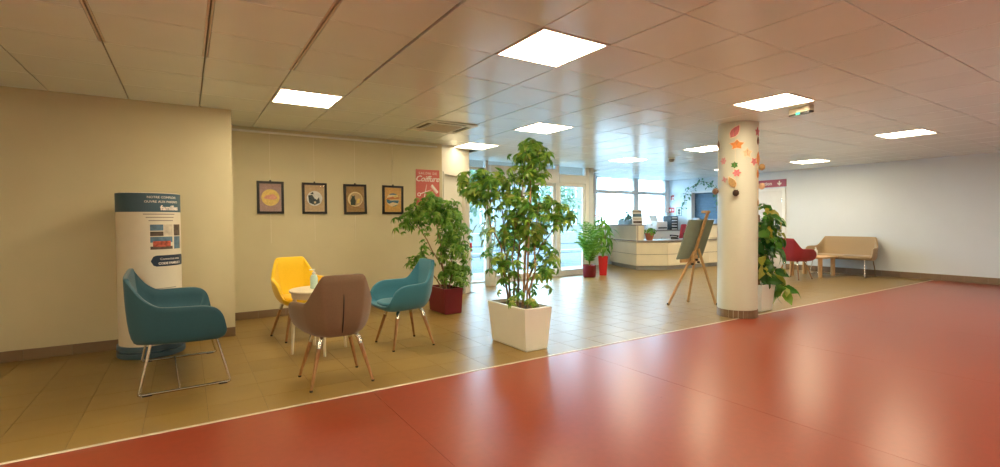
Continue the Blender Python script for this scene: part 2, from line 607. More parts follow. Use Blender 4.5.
def leaf_door(n, x0, x1, y, z1):
    d = bx(B(), x0, x0 + 0.06, y - 0.022, y + 0.022, 0.036, z1)
    bx(d, x1 - 0.06, x1, y - 0.022, y + 0.022, 0.036, z1)
    bx(d, x0 + 0.06, x1 - 0.06, y - 0.022, y + 0.022, 0.036, 0.13)
    bx(d, x0 + 0.06, x1 - 0.06, y - 0.022, y + 0.022, z1 - 0.07, z1)
    o = struct(n, d, FRAME)
    pane('pane', x0 + 0.06, x1 - 0.06, y, 0.13, z1 - 0.07, GLASS, o)
    return o


leaf_door('door_2', 5.22, 6.14, YG - 0.025, 2.10)
leaf_door('door_3', 6.08, 7.0, YG + 0.025, 2.10)
leaf_door('door_4', 7.09, 7.88, YG, 2.11)
hd = B()
tube(hd, [(7.17, YG - 0.024, 0.95), (7.17, YG - 0.07, 0.95), (7.17, YG - 0.07, 1.35), (7.17, YG - 0.024, 1.35)], 0.012)
obj('door_handle', hd, CHROME, bpy.data.objects['door_4'])

w2 = struct('window_2', bx(B(), 9.61, XR, YW - 0.04, YW + 0.06, 1.08, 1.13), FRAME)
for x0, x1 in ((9.61, 9.67), (11.21, 11.42), (12.62, 12.8)):
    obj('mullion', bx(B(), x0, x1, YW - 0.04, YW + 0.06, 1.13, ZT, 0.006), FRAME, w2)
for x0, x1 in ((9.67, 11.21), (11.42, 12.62)):
    obj('transom', bx(B(), x0, x1, YW - 0.04, YW + 0.06, 2.03, 2.13, 0.006), FRAME, w2)
    pane('pane', x0, x1, YW, 1.13, 1.62, FROST, w2)
    pane('pane', x0, x1, YW, 1.62, 2.03, GLASS, w2)
    pane('pane', x0, x1, YW, 2.13, ZT, GLASS, w2)

# hatch
SHUT = mat('blue_shutter', (0.085, 0.17, 0.27), 0.5, var=0.04)
w3 = struct('window_3', bx(B(), XR + 0.16, XR + 0.25, H0, H1, HZ0, HZ1), SHUT)
for k in range(9):
    z = HZ0 + 0.25 + (HZ1 - HZ0 - 0.27) * k / 9
    obj('shutter_slat', bx(B(), XR + 0.13, XR + 0.16, H0 + 0.005, H1 - 0.005, z, z + 0.083, 0.006), SHUT, w3)
bm = B()
for y0, y1, z0, z1 in ((H1, H1 + 0.16, HZ0 - 0.05, HZ1 + 0.05), (H0 - 0.05, H0, HZ0 - 0.05, HZ1 + 0.05), (H0, H1, HZ1, HZ1 + 0.05)):
    bx(bm, XR - 0.025, XR, y0, y1, z0, z1, 0.004)
obj('hatch_frame', bm, FRAME, w3)
obj('hatch_sill', bx(B(), XR - 0.06, XR + 0.13, H0, H1, HZ0 - 0.03, HZ0, 0.004), FRAME, w3)

# right wall door and sign
GREYDOOR = mat('pale_grey_door', (0.74, 0.73, 0.70), 0.45, var=0.02)
d5 = struct('door_5', bx(B(), XR - 0.02, XR, 6.53, 7.38, 0.01, 2.0, 0.004), GREYDOOR)
bm = B()
for y0, y1, z0, z1 in ((6.45, 6.53, 0, 2.06), (7.38, 7.46, 0, 2.06), (6.53, 7.38, 2.0, 2.06)):
    bx(bm, XR - 0.035, XR, y0, y1, z0, z1, 0.004)
obj('door_frame', bm, WHITE, d5)
bm = B()
for z in (0.3, 1.0, 1.75):
    tube(bm, [(XR - 0.028, 6.535, z - 0.05), (XR - 0.028, 6.535, z + 0.05)], 0.009)
obj('hinge', bm, CHROME, d5)
bm = tube(B(), [(XR - 0.02, 7.3, 1.0), (XR - 0.07, 7.3, 1.0), (XR - 0.07, 7.18, 1.0)], 0.01)
obj('door_handle', bm, CHROME, d5)

# ------------------------------------------------------------------ outdoors
ASPHALT = mat('asphalt', (0.10, 0.11, 0.115), 0.8, spec=0.0, var=0.15, scale=2)
g = struct('ground', bx(B(), -40, 70, YG + 0.1, 90, -0.25, -0.03), ASPHALT)
KERB = mat('pale_concrete', (0.19, 0.20, 0.20), 0.8, spec=0.0, var=0.06, scale=5)
tag(obj('low_wall', bx(B(), -10, 40, 21, 21.3, -0.03, 0.65, 0.03), KERB), 'low pale concrete wall across the forecourt outside the entrance', 'wall')
tag(obj('kerb', bx(B(), -10, 40, 15.0, 15.2, -0.03, 0.10, 0.02), KERB), 'long pale kerb on the forecourt outside the entrance', 'kerb')
HOUSE = mat('grey_render', (0.17, 0.17, 0.17), 0.8, spec=0.0, var=0.04)
HROOF = mat('grey_roof', (0.09, 0.085, 0.09), 0.8, spec=0.0)
HGL = mat('dark_house_glass', (0.10, 0.12, 0.14), 0.15)
hs = thing('house', 'grey rendered house with grey roof beyond the low wall', 'house', (24, 38, -0.03))
obj('walls', bx(B(), -9, 9, -4, 4, 0, 5.4), HOUSE, hs)
obj('roof', prism(B(), [(-4.6, 5.4), (4.6, 5.4), (0, 7.6)], -9.5, 9.5, frame_mx((0, 0, 0), (0, 1, 0), (0, 0, 1))), HROOF, hs)
for x in (-7, -4, -1, 2, 5):
    for z in (0.9, 3.4):
        w = obj('house_window', bx(B(), x, x + 1.3, -4.06, -4.0, z, z + 1.4), FRAME, hs)
        obj('window_pane', bx(B(), x + 0.08, x + 1.22, -4.07, -4.055, z + 0.08, z + 1.32), HGL, w)


# ------------------------------------------------------------------ leaves and plants
def leaflet(bm, org, ang, L, w, droop, fold=0.12, z0=0.0):
    d = Vector((math.cos(ang), math.sin(ang), 0))
    s = Vector((-math.sin(ang), math.cos(ang), 0))

    def P(t, k):
        q = org + d * (t * L) + s * (k * w)
        q.z += z0 * t - droop * t * t * L + abs(k) * fold * w
        return bm.verts.new(q)
    b = P(0.03, 0)
    a1, c1, e1 = P(0.38, 0.9), P(0.38, 0), P(0.38, -0.9)
    a2, c2, e2 = P(0.70, 0.75), P(0.70, 0), P(0.70, -0.75)
    t = P(1, 0)
    for f in ((b, c1, a1), (b, e1, c1), (a1, c1, c2, a2), (c1, e1, e2, c2), (a2, c2, t), (c2, e2, t)):
        bm.faces.new(f)


def palmate(seed, n=7, L=0.085, w=0.018, droop=0.45, stem=0.09):
    r = random.Random(seed)
    bm = B()
    o = Vector((0, 0, 0))
    for k in range(n):
        leaflet(bm, o, 2 * math.pi * (k + r.uniform(-0.15, 0.15)) / n, L * r.uniform(0.75, 1.1), w * r.uniform(0.85, 1.15), droop * r.uniform(0.6, 1.4))
    tube(bm, [(0, 0, 0), (0.008, 0.004, -stem * 0.5), (0.02, 0.01, -stem)], [0.0018, 0.0022, 0.0026], 4, False)
    return bm


def simple_leaf(seed, L=0.12, w=0.03, droop=0.5, stem=0.05, heart=False):
    r = random.Random(seed)
    bm = B()
    leaflet(bm, Vector((0, 0, 0)), 0, L, w, droop, 0.25)
    if heart:
        leaflet(bm, Vector((0.01, 0.004, 0)), 2.2, w * 1.0, w * 0.55, 0.2)
        leaflet(bm, Vector((0.01, -0.004, 0)), -2.2, w * 1.0, w * 0.55, 0.2)
    tube(bm, [(0, 0, 0), (-stem * 0.6, 0, -stem * 0.3), (-stem * 0.9, 0, -stem)], 0.002, 4, False)
    return bm


def scatter(parent, meshes, blobs, seed, smin, smax, uax=None, upness=0.75, name='leaf', joined=None):
    """leaf objects in ellipsoids (centre, (along view right, depth, up) radii, count), in the parent's frame"""
    r = random.Random(seed)
    ux = Vector(uax) if uax else rt.copy()
    uy = Vector((-ux.y, ux.x, 0))
    acc = B() if joined else None
    for c, rad, cnt in blobs:
        c = Vector(c)
        for _ in range(cnt):
            while True:
                q = Vector((r.uniform(-1, 1), r.uniform(-1, 1), r.uniform(-1, 1)))
                if 0.12 < q.length < 1:
                    break
            pos = c + ux * q.x * rad[0] + uy * q.y * rad[1] + Vector((0, 0, q.z * rad[2]))
            n = (ux * q.x + uy * q.y).normalized() * 0.6 + Vector((0, 0, upness)) + Vector((r.uniform(-1, 1), r.uniform(-1, 1), r.uniform(-0.6, 0.6))) * 0.55
            n.normalize()
            t = Vector((r.uniform(-1, 1), r.uniform(-1, 1), r.uniform(-1, 1)))
            t = (ux * q.x + uy * q.y).normalized() + t * 0.6
            t = (t - n * t.dot(n)).normalized()
            b = n.cross(t)
            s = r.uniform(smin, smax)
            mx = Matrix((t * s, b * s, n * s)).transposed().to_4x4()
            mx.translation = pos
            if joined:
                k0 = len(acc.verts)
                acc.from_mesh(r.choice(meshes))
                acc.verts.ensure_lookup_table()
                for q_ in range(k0, len(acc.verts)):
                    acc.verts[q_].co = mx @ acc.verts[q_].co
            else:
                o = link(name, r.choice(meshes), parent)
                o.matrix_local = mx
    if joined:
        me = bpy.data.meshes.new('foliage')
        acc.to_mesh(me)
        acc.free()
        me.materials.append(joined)
        link('foliage', me, parent)['kind'] = 'stuff'


def cane(parent, p0, p1, r0, r1, seed, m=BARK, name='stem', wob=0.03, n=6):
    r = random.Random(seed)
    p0, p1 = Vector(p0), Vector(p1)
    pts = []
    for k in range(n + 1):
        t = k / n
        q = p0.lerp(p1, t)
        # leave the soil upright, lean later
        q.x = p0.x + (p1.x - p0.x) * t ** 1.5
        q.y = p0.y + (p1.y - p0.y) * t ** 1.5
        if 0 < k < n:
            q += Vector((r.uniform(-wob, wob), r.uniform(-wob, wob), 0))
        pts.append(q)
    return obj(name, tube(B(), pts, [r0 + (r1 - r0) * k / n for k in range(n + 1)], 6), m, parent, 60)


def box_planter(parent, hx0, hy0, hx1, hy1, h, m, th=0.02, rz=0):
    """tapered rectangular planter with an open top and soil inside"""
    bm = B()
    R = lambda a, b: [(-a, -b), (a, -b), (a, b), (-a, b)]
    rings = []
    for (a, b), z in (((hx0 - 0.01, hy0 - 0.01), 0.0), ((hx0, hy0), 0.012), ((hx1, hy1), h - 0.006), ((hx1 - 0.004, hy1 - 0.004), h), ((hx1 - th, hy1 - th), h), ((hx1 - th, hy1 - th), h - 0.05)):
        rings.append([bm.verts.new((x, y, z)) for x, y in R(a, b)])
    bm.faces.new(rings[0][::-1])
    for a, b in zip(rings, rings[1:]):
        for k in range(4):
            bm.faces.new((a[k], a[(k + 1) % 4], b[(k + 1) % 4], b[k]))
    bm.faces.new(rings[-1])
    p = obj('planter', bm, m, parent)
    s = bx(B(), -hx1 + th, hx1 - th, -hy1 + th, hy1 - th, h - 0.05, h - 0.03)
    obj('soil', s, SOIL, p)
    return p


PALM = [to_mesh('leaf', palmate(k, 7 + k % 2, 0.098, 0.0215, 0.55 + 0.2 * (k % 3)), LEAF) for k in range(5)]
PALMB = [to_mesh('leaf', palmate(20 + k, 7, 0.094, 0.021, 0.6 + 0.2 * (k % 3)), LEAF2) for k in range(5)]
HEART = [to_mesh('leaf', simple_leaf(40 + k, 0.19, 0.062, 0.5 + 0.2 * k, 0.06, True), LEAF3) for k in range(3)]
LONG = [to_mesh('leaf', simple_leaf(50 + k, 0.20, 0.035, 0.7, 0.05), LEAF2) for k in range(3)]

# big umbrella tree in the white planter
t = thing('potted_plant', 'tall umbrella tree in a long white tapered planter on the edge of the tiles', 'plant', (2.83, 4.045, 0))
box_planter(t, 0.130, 0.305, 0.165, 0.335, 0.42, PLANTER_W)
U = lambda u, v=0.0: (rt.x * u - rt.y * v, rt.y * u + rt.x * v)


def blob(u, z, ru, rd, rz_, n, v=0.0):
    return ((*U(u, v), z), (ru, rd, rz_), n)


scatter(t, PALM, [blob(0.13, 1.84, 0.21, 0.19, 0.27, 60), blob(-0.36, 1.62, 0.31, 0.22, 0.19, 64), blob(-0.05, 1.42, 0.28, 0.24, 0.22, 36), blob(0.16, 1.30, 0.30, 0.24, 0.26, 46),
                  blob(0.45, 1.33, 0.14, 0.12, 0.12, 12), blob(-0.12, 0.95, 0.28, 0.22, 0.30, 32), blob(0.26, 0.88, 0.16, 0.2, 0.34, 24)], 3, 0.6, 1.05)
scatter(t, PALM, [blob(0.13, 1.86, 0.24, 0.2, 0.28, 22), blob(-0.36, 1.62, 0.35, 0.22, 0.21, 26), blob(0.0, 1.40, 0.36, 0.26, 0.26, 24), blob(0.20, 1.30, 0.32, 0.24, 0.26, 14),
                  blob(-0.05, 0.95, 0.34, 0.24, 0.34, 22), blob(0.26, 0.85, 0.18, 0.2, 0.36, 12)], 43, 0.45, 0.9, joined=LEAF)
scatter(t, PALM, [((0.0, -0.05, 0.50), (0.20, 0.34, 0.09), 14)], 5, 0.5, 0.8, (1, 0, 0))
for k, (sx, sy, u, v, z) in enumerate([(-0.02, -0.10, 0.16, 0, 1.95), (0.03, -0.18, 0.22, 0.05, 1.5), (0.0, 0.02, 0.05, -0.05, 1.75), (-0.03, 0.12, -0.38, 0, 1.62),
                                      (0.02, 0.18, -0.22, 0.08, 1.6), (0.03, -0.02, 0.42, 0, 1.3), (-0.03, 0.05, 0.0, 0.05, 1.4)]):
    cane(t, (sx, sy, 0.38), (*U(u, v), z), 0.014, 0.005, k)
cane(t, (0.02, -0.12, 0.38), (0.05, -0.14, 1.55), 0.011, 0.010, 50, PALEWOOD, 'support_stake', 0.0)

# bushy plant in the burgundy planter
t = thing('potted_plant', 'bushy umbrella tree in a burgundy square planter beside the teal tub chair', 'plant', (3.02, 6.10, 0))
box_planter(t, 0.125, 0.24, 0.14, 0.26, 0.35, PLANTER_R)
scatter(t, PALMB, [blob(-0.17, 1.42, 0.36, 0.26, 0.18, 76), blob(-0.50, 1.32, 0.16, 0.2, 0.14, 22), blob(0.10, 1.18, 0.22, 0.24, 0.22, 56), blob(0.10, 0.84, 0.24, 0.24, 0.22, 52), blob(0.14, 0.54, 0.24, 0.24, 0.14, 44),
                   blob(-0.32, 0.72, 0.12, 0.12, 0.10, 16), blob(-0.2, 1.56, 0.2, 0.15, 0.1, 14)], 8, 0.6, 1.0)
scatter(t, PALMB, [blob(-0.14, 1.40, 0.44, 0.28, 0.22, 46), blob(-0.50, 1.28, 0.24, 0.2, 0.18, 16), blob(0.12, 1.15, 0.29, 0.26, 0.30, 36), blob(0.12, 0.82, 0.30, 0.26, 0.30, 36), blob(0.15, 0.52, 0.30, 0.26, 0.18, 24), blob(-0.22, 1.0, 0.2, 0.2, 0.2, 12), blob(-0.30, 0.72, 0.22, 0.14, 0.16, 18)], 48, 0.5, 0.95, joined=LEAF2)
for k, (sx, sy, u, v, z) in enumerate([(-0.03, -0.1, -0.2, 0, 1.5), (0.03, 0.1, 0.1, 0, 1.3), (0, 0.0, -0.45, 0.05, 1.35), (0.04, -0.05, 0.15, 0, 0.9), (-0.04, 0.05, -0.32, 0, 0.75)]):
    cane(t, (sx, sy, 0.31), (*U(u, v), z), 0.013, 0.005, 60 + k)

# climbing plant behind the pillar
t = thing('potted_plant', 'large-leaved climbing plant on a moss pole in a white square pot behind the pillar', 'plant', (6.66, 3.74, 0))
box_planter(t, 0.14, 0.14, 0.17, 0.17, 0.37, PLANTER_W)
scatter(t, HEART, [blob(0.05, 0.62, 0.27, 0.22, 0.22, 40), blob(0.08, 0.95, 0.27, 0.22, 0.26, 52), blob(0.06, 1.30, 0.23, 0.2, 0.20, 40), blob(0.36, 0.30, 0.12, 0.1, 0.09, 12), blob(0.25, 0.5, 0.1, 0.1, 0.1, 6)], 11, 0.75, 1.1, None, 0.45)
obj('moss_pole', lathe(B(), [(0.0, 0.32), (0.035, 0.32), (0.035, 1.32), (0.0, 1.33)], 10), BARK, t)
for k, (u, z) in enumerate([(0.12, 1.25), (-0.06, 1.1), (0.36, 0.36), (0.1, 0.9)]):
    cane(t, (*U(0.03 * k - 0.04), 0.33), (*U(u), z), 0.007, 0.004, 80 + k, BARK, 'stem', 0.03)

# palm and red planters near the entrance
t = thing('potted_palm', 'feathery palm in a small dark red round pot near the glass door', 'plant', (7.54, 8.02, 0))
p = obj('planter', lathe(B(), [(0, 0), (0.125, 0), (0.14, 0.02), (0.15, 0.27), (0.135, 0.27), (0.13, 0.24), (0, 0.24)], 20), PLANTER_R, t, 40)
obj('soil', lathe(B(), [(0, 0.235), (0.13, 0.235), (0.13, 0.25), (0, 0.255)], 16), SOIL, p)
rr = random.Random(4)
for k in range(34):
    a = 2.4 * k + rr.uniform(-0.3, 0.3)
    reach = rr.uniform(0.18, 0.50)
    hgt = rr.uniform(0.6, 1.45)
    bm = B()
    pts = []
    for i in range(9):
        q = i / 8
        pts.append(Vector((math.cos(a) * reach * q ** 1.3, math.sin(a) * reach * q ** 1.3, 0.25 + hgt * (1.55 * q - 0.62 * q * q * (1 + reach)))))
    tube(bm, pts, [0.006 - 0.0005 * i for i in range(9)], 4, False)
    for i in range(2, 9):
        d = (pts[i] - pts[i - 1]).normalized()
        for sgn in (-1, 1):
            side = d.cross(Vector((0, 0, 1))).normalized() * sgn
            L = 0.20 * (1.1 - abs(i - 4) / 7)
            for f in (0.0, 0.5):
                b0 = pts[i - 1].lerp(pts[i], f)
                tip = b0 + (side * 0.7 + d * 0.55 - Vector((0, 0, 0.35))) * L
                m1 = b0.lerp(tip, 0.4) + d * 0.013
                m2 = b0.lerp(tip, 0.4) - d * 0.013
                v = [bm.verts.new(x) for x in (b0, m1, tip, m2)]
                bm.faces.new(v)
    obj('frond', bm, LEAF2, t)

t = thing('potted_plant', 'leafy plant with a pink bloom in a tall bright red tapered planter', 'plant', (8.04, 8.10, 0))
p = obj('planter', lathe(B(), [(0, 0), (0.10, 0), (0.11, 0.01), (0.155, 0.44), (0.14, 0.44), (0.135, 0.40), (0, 0.40)], 4), PLANTER_RED, t)
obj('soil', lathe(B(), [(0, 0.39), (0.13, 0.39), (0.13, 0.41), (0, 0.41)], 4), SOIL, p)
scatter(t, LONG, [blob(-0.02, 1.0, 0.25, 0.2, 0.26, 45), blob(0.0, 0.72, 0.2, 0.2, 0.2, 30), blob(0.0, 1.3, 0.14, 0.14, 0.12, 14)], 17, 0.8, 1.2)
for k, u in enumerate((-0.1, 0.05, 0.12)):
    cane(t, (0.02 * k - 0.02, 0, 0.38), (*U(u), 1.15), 0.010, 0.005, 90 + k)
PINK = mat('pink_petal', (0.75, 0.20, 0.20), 0.5)
bm = B()
for k in range(6):
    leaflet(bm, Vector((*U(-0.14), 1.36)), k * math.pi / 3, 0.08, 0.03, -0.3)
obj('flower', bm, PINK, t)

t = thing('potted_plant', 'slender pale plant in a small white pot by the entrance glass', 'plant', (4.97, 8.05, 0))
p = obj('planter', lathe(B(), [(0, 0), (0.10, 0), (0.115, 0.02), (0.13, 0.28), (0.118, 0.28), (0.115, 0.25), (0, 0.25)], 20), PLANTER_W, t, 40)
obj('soil', lathe(B(), [(0, 0.245), (0.115, 0.245), (0.115, 0.258), (0, 0.26)], 16), SOIL, p)
PALELEAF = piece_mat('pale_variegated_leaf', [(0.16, 0.30, 0.12), (0.38, 0.48, 0.28), (0.10, 0.22, 0.08)], 0.4, transl=0.3)
LONGP = [to_mesh('leaf', simple_leaf(70 + k, 0.17, 0.028, 0.8, 0.05), PALELEAF) for k in range(3)]
scatter(t, LONGP, [blob(-0.04, 1.15, 0.2, 0.18, 0.32, 34), blob(-0.02, 0.75, 0.14, 0.14, 0.22, 12)], 19, 0.8, 1.2)
for k, u in enumerate((-0.12, 0.02, 0.1)):
    cane(t, (0.03 * k - 0.03, 0, 0.24), (*U(u), 1.3), 0.009, 0.005, 95 + k)

# trees outside
TREELEAF = piece_mat('outdoor_foliage', [(0.10, 0.16, 0.10), (0.14, 0.21, 0.13)], 0.7, 0.0, transl=0.3)


def outdoor_tree(x, y, h, r, label, seed, trunk=True):
    o = thing('garden_tree' if trunk else 'garden_shrub', label, 'tree' if trunk else 'shrub', (x, y, -0.03))
    R = random.Random(seed)
    if trunk:
        obj('trunk', tube(B(), [(0, 0, 0), (0.05, 0, h * 0.4), (0, 0.05, h * 0.75)], [0.14, 0.10, 0.05], 7), BARK, o)
    bm = B()
    zc = h - r if trunk else h * 0.5
    for k in range(900):
        while True:
            q = Vector((R.uniform(-1, 1), R.uniform(-1, 1), R.uniform(-1, 1)))
            if 0.4 < q.length < 1:
                break
        c = Vector((q.x * r, q.y * r, zc + q.z * (r * 1.0 if trunk else h * 0.5)))
        if c.z < 0.05:
            continue
        leaflet(bm, c, R.uniform(0, 6.28), 0.28, 0.09, R.uniform(-0.5, 1.2))
    f = obj('foliage', bm, TREELEAF, o)
    f['kind'] = 'stuff'


outdoor_tree(13.0, 24.5, 4.6, 1.7, 'round-crowned young tree behind the low wall outside the glass door', 1)
outdoor_tree(7.5, 26.5, 5.2, 1.9, 'tall broad tree behind the low wall opposite the sliding doors', 2)
outdoor_tree(12.2, 17.5, 1.3, 0.9, 'low rounded shrub on the forecourt in front of the low wall', 3, False)
outdoor_tree(20.5, 25.0, 4.0, 1.6, 'small tree behind the low wall outside the office windows', 4)


# ------------------------------------------------------------------ tub chairs and sofas
RIM = [(0, -.285, .855), (.08, -.284, .855), (.145, -.277, .853), (.165, -.268, .842), (.19, -.24, .79), (.225, -.195, .71), (.25, -.15, .648), (.266, -.11, .636), (.293, 0.0, .634),
       (.311, .10, .630), (.314, .17, .612), (.308, .225, .570), (.298, .255, .515), (.28, .275, .462), (.237, .292, .432), (.15, .302, .425), (0, .305, .424)]


def shell_bm(extra):
    fx, fy = (0.50, 0.55) if extra == 0 else (0.84, 0.80)
    half = [Vector(p) for p in RIM]
    if extra:
        half = [Vector(p) for p in RIM[:9] + [(.311, .10, .635), (.314, .19, .629), (.313, .25, .603), (.312, .285, .545), (.308, .30, .475), (.295, .306, .433), (.25, .306, .425), (.15, .306, .425), (0, .305, .424)]]
        half = [Vector((p.x, p.y * (1.17 if p.y < -0.16 else 1.0), p.z)) for p in half]
    dense = []
    for a, b in zip(half, half[1:]):
        for k in range(3):
            dense.append(a.lerp(b, k / 3))
    dense.append(half[-1])
    for _ in range(2):
        dense = [dense[0]] + [dense[i] * 0.5 + (dense[i - 1] + dense[i + 1]) * 0.25 for i in range(1, len(dense) - 1)] + [dense[-1]]
    rim = dense + [Vector((-p.x, p.y, p.z)) for p in dense[-2:0:-1]]

    def W(p):
        k = min(1.0, abs(p.x) / 0.13)
        return Vector((p.x + math.copysign(extra * k, p.x), p.y, p.z))
    n = len(rim)
    bm = B()
    rings = []
    zb = 0.372

    def bez(a, c, b, t):
        return a * (1 - t) ** 2 + c * 2 * t * (1 - t) + b * t * t
    out = []
    for p in rim:
        ang = Vector((p.x, p.y, 0))
        base = Vector((p.x * fx, p.y * fy, zb))
        ctrl = Vector((p.x * 0.93, p.y * 0.95, zb + 0.0)) if extra == 0 else Vector((p.x * 0.985, p.y * 0.97, zb + 0.01))
        out.append((p, ctrl, base))
    for t in (1.0, 0.85, 0.7, 0.55, 0.4, 0.27, 0.15, 0.06, 0.0):
        rings.append([bez(p, c, b, t) for p, c, b in out])
    # rim thickness
    th = 0.034
    inner = []
    for i, p in enumerate(rim):
        tg = rim[(i + 1) % n] - rim[i - 1]
        tg.z = 0
        nrm = Vector((tg.y, -tg.x, 0))
        if nrm.length < 1e-6:
            nrm = Vector((0, 1, 0))
        nrm.normalize()
        if nrm.dot(Vector((p.x, p.y, 0))) > 0:
            nrm = -nrm
        fr = 0.4 if p.y > 0.26 else 1.0
        inner.append(p + nrm * th * fr)
    rings.append([p.lerp(q, 0.2) + Vector((0, 0, 0.007)) for p, q in zip(rim, inner)])
    rings.append([p.lerp(q, 0.8) + Vector((0, 0, 0.007)) for p, q in zip(rim, inner)])
    zs = 0.425
    for t in (0.0, 0.15, 0.35, 0.55, 0.75, 1.0):
        rg = []
        for q in inner:
            base = Vector((q.x * 0.62, q.y * 0.62, zs - 0.004))
            ctrl = Vector((q.x * 0.93, q.y * 0.90, zs))
            rg.append(bez(q, ctrl, base, t))
        rings.append(rg)
    vr = [[bm.verts.new(W(p)) for p in rg] for rg in rings]
    bm.faces.new(vr[0][::-1])
    for a, b in zip(vr, vr[1:]):
        for k in range(n):
            bm.faces.new((a[k], a[(k + 1) % n], b[(k + 1) % n], b[k]))
    bm.faces.new(vr[-1])
    return bm


def seat_bm(extra):
    poly = []
    for k in range(40):
        a = 2 * math.pi * k / 40
        ca, sa = math.cos(a), math.sin(a)
        x = math.copysign(abs(ca) ** (0.7 if extra == 0 else 0.55), ca) * (0.205 if extra == 0 else 0.235)
        y = math.copysign(abs(sa) ** (0.7 if extra == 0 else 0.55), sa) * (0.215 if extra == 0 else 0.245) + (0.05 if extra == 0 else 0.02)
        poly.append((x + math.copysign(extra * min(1, abs(x) / 0.13), x), y))
    bm = B()
    cx = sum(p[0] for p in poly) / 40
    rings = []
    for s, z in ((0.86, 0.415), (0.98, 0.425), (1.0, 0.438), (0.98, 0.451), (0.90, 0.459), (0.6, 0.464)):
        rings.append([bm.verts.new((x * s if extra == 0 else x - math.copysign((1 - s) * 0.235, x), 0.02 + (y - 0.02) * s if extra else 0.05 + (y - 0.05) * s, z)) for x, y in poly])
    bm.faces.new(rings[0][::-1])
    for a, b in zip(rings, rings[1:]):
        for k in range(40):
            bm.faces.new((a[k], a[(k + 1) % 40], b[(k + 1) % 40], b[k]))
    bm.faces.new(rings[-1])
    return bm


SHELL0, SEAT0 = None, None


def tub_chair(loc, rz, m, label, slit=False):
    t = thing('tub_chair', label, 'chair', loc, rz, 'tub chairs on wooden legs')
    obj('shell', shell_bm(0), m, t, 50)
    obj('seat', seat_bm(0), m, t, 50)
    for sx in (-1, 1):
        for sy in (-1, 1):
            a, b = Vector((sx * 0.135, sy * 0.12, 0.385)), Vector((sx * 0.232, sy * 0.215, 0.012))
            lg = obj('leg', tube(B(), [a.lerp(b, 0.12), a.lerp(b, 0.5), b], [0.0175, 0.0155, 0.011], 10), WOOD, t, 50)
            obj('bracket', tube(B(), [a + Vector((-sx * 0.02, -sy * 0.02, 0.005)), a.lerp(b, 0.10), a.lerp(b, 0.24)], [0.014, 0.019, 0.0182], 8), CHROME, lg, 50)
            obj('glide', lathe(B(), [(0, 0), (0.012, 0), (0.013, 0.014), (0, 0.014)], 8, (b.x, b.y, 0)), BLACK, lg)
    if slit:
        pts = []
        # follows the outside of the back on its centre line
        p, c, b = Vector((0, -.285, .855)), Vector((0, -.285 * .95, .372)), Vector((0, -.285 * .55, .372))
        for k in range(9):
            q = 0.16 + 0.56 * k / 8
            pts.append(p * (1 - q) ** 2 + c * 2 * q * (1 - q) + b * q * q + Vector((0, -0.0005, 0)))
        bm = tube(B(), pts, [0.002] + [0.0042] * 7 + [0.003], 6)
        obj('back_slit', bm, BLACK, t)
    return t


tub_chair((0.985, 3.965, 0), 0.0, BROWN, 'brown tub chair with a dark slit down its back, wooden legs', True)
tub_chair((1.87, 4.725, 0), math.radians(92), TEAL, 'teal tub chair on wooden legs beside the burgundy planter')
tub_chair((1.04, 5.70, 0), math.radians(180 + 11), YELLOW, 'yellow tub chair on wooden legs by the picture wall')
tub_chair((10.86, 5.28, 0), math.radians(-98), RED, 'dark red tub chair on wooden legs by the wooden coffee table')


def sofa(loc, rz, m, label, extra=0.355):
    t = thing('loveseat', label, 'sofa', loc, rz, 'two-seat tub sofas on chrome sled legs')
    obj('shell', shell_bm(extra), m, t, 50)
    obj('seat', seat_bm(extra), m, t, 50)
    hw = 0.30 + extra - 0.115
    bars = B()
    for s in (-1, 1):
        x = s * hw
        pts = [(x * 0.93, -0.17, 0.39), (x, -0.245, 0.03), (x, -0.25, 0.016), (x, -0.235, 0.011), (x, 0.315, 0.011), (x, 0.33, 0.016), (x, 0.327, 0.03), (x * 0.93, 0.235, 0.40)]
        lg = obj('sled_leg', tube(B(), pts, 0.010, 8), CHROME, t, 50)
        for y in (-0.2, 0.28):
            obj('glide', bx(B(), x - 0.012, x + 0.012, y - 0.03, y + 0.03, 0.0, 0.012, 0.003), BLACK, lg)
    obj('crossbar', tube(B(), [(-hw, 0.0, 0.014), (hw, 0.0, 0.014)], 0.008, 8), CHROME, t, 50)
    return t


sofa((-0.085, 4.875, 0), math.radians(-87.4), DARKTEAL, 'dark teal two-seat tub sofa on chrome sled legs')
sofa((12.38, 4.99, 0), math.radians(90), BEIGE, 'beige two-seat tub sofa on sled legs against the white wall')

# ------------------------------------------------------------------ tables and bottles
CREAMT = mat('cream_table_lacquer', (0.74, 0.66, 0.50), 0.4, var=0.03)
t = thing('side_table', 'small round cream side table between the tub chairs', 'table', (1.075, 4.935, 0))
obj('table_top', lathe(B(), [(0, 0.585), (0.262, 0.585), (0.268, 0.59), (0.268, 0.604), (0.262, 0.61), (0, 0.61)], 40), CREAMT, t, 30)
obj('apron', lathe(B(), [(0.225, 0.535), (0.245, 0.535), (0.25, 0.585), (0.225, 0.585), (0.225, 0.535)], 40), CREAMT, t, 30)
for k in range(4):
    a = math.radians(-92 + 90 * k)
    c, s = math.cos(a), math.sin(a)
    obj('leg', tube(B(), [(0.215 * c, 0.215 * s, 0.586), (0.25 * c, 0.25 * s, 0.0)], [0.02, 0.0125], 10), CREAMT, t, 50)

GEL = mat('pale_green_bottle', (0.55, 0.78, 0.72), 0.15, var=0.02)


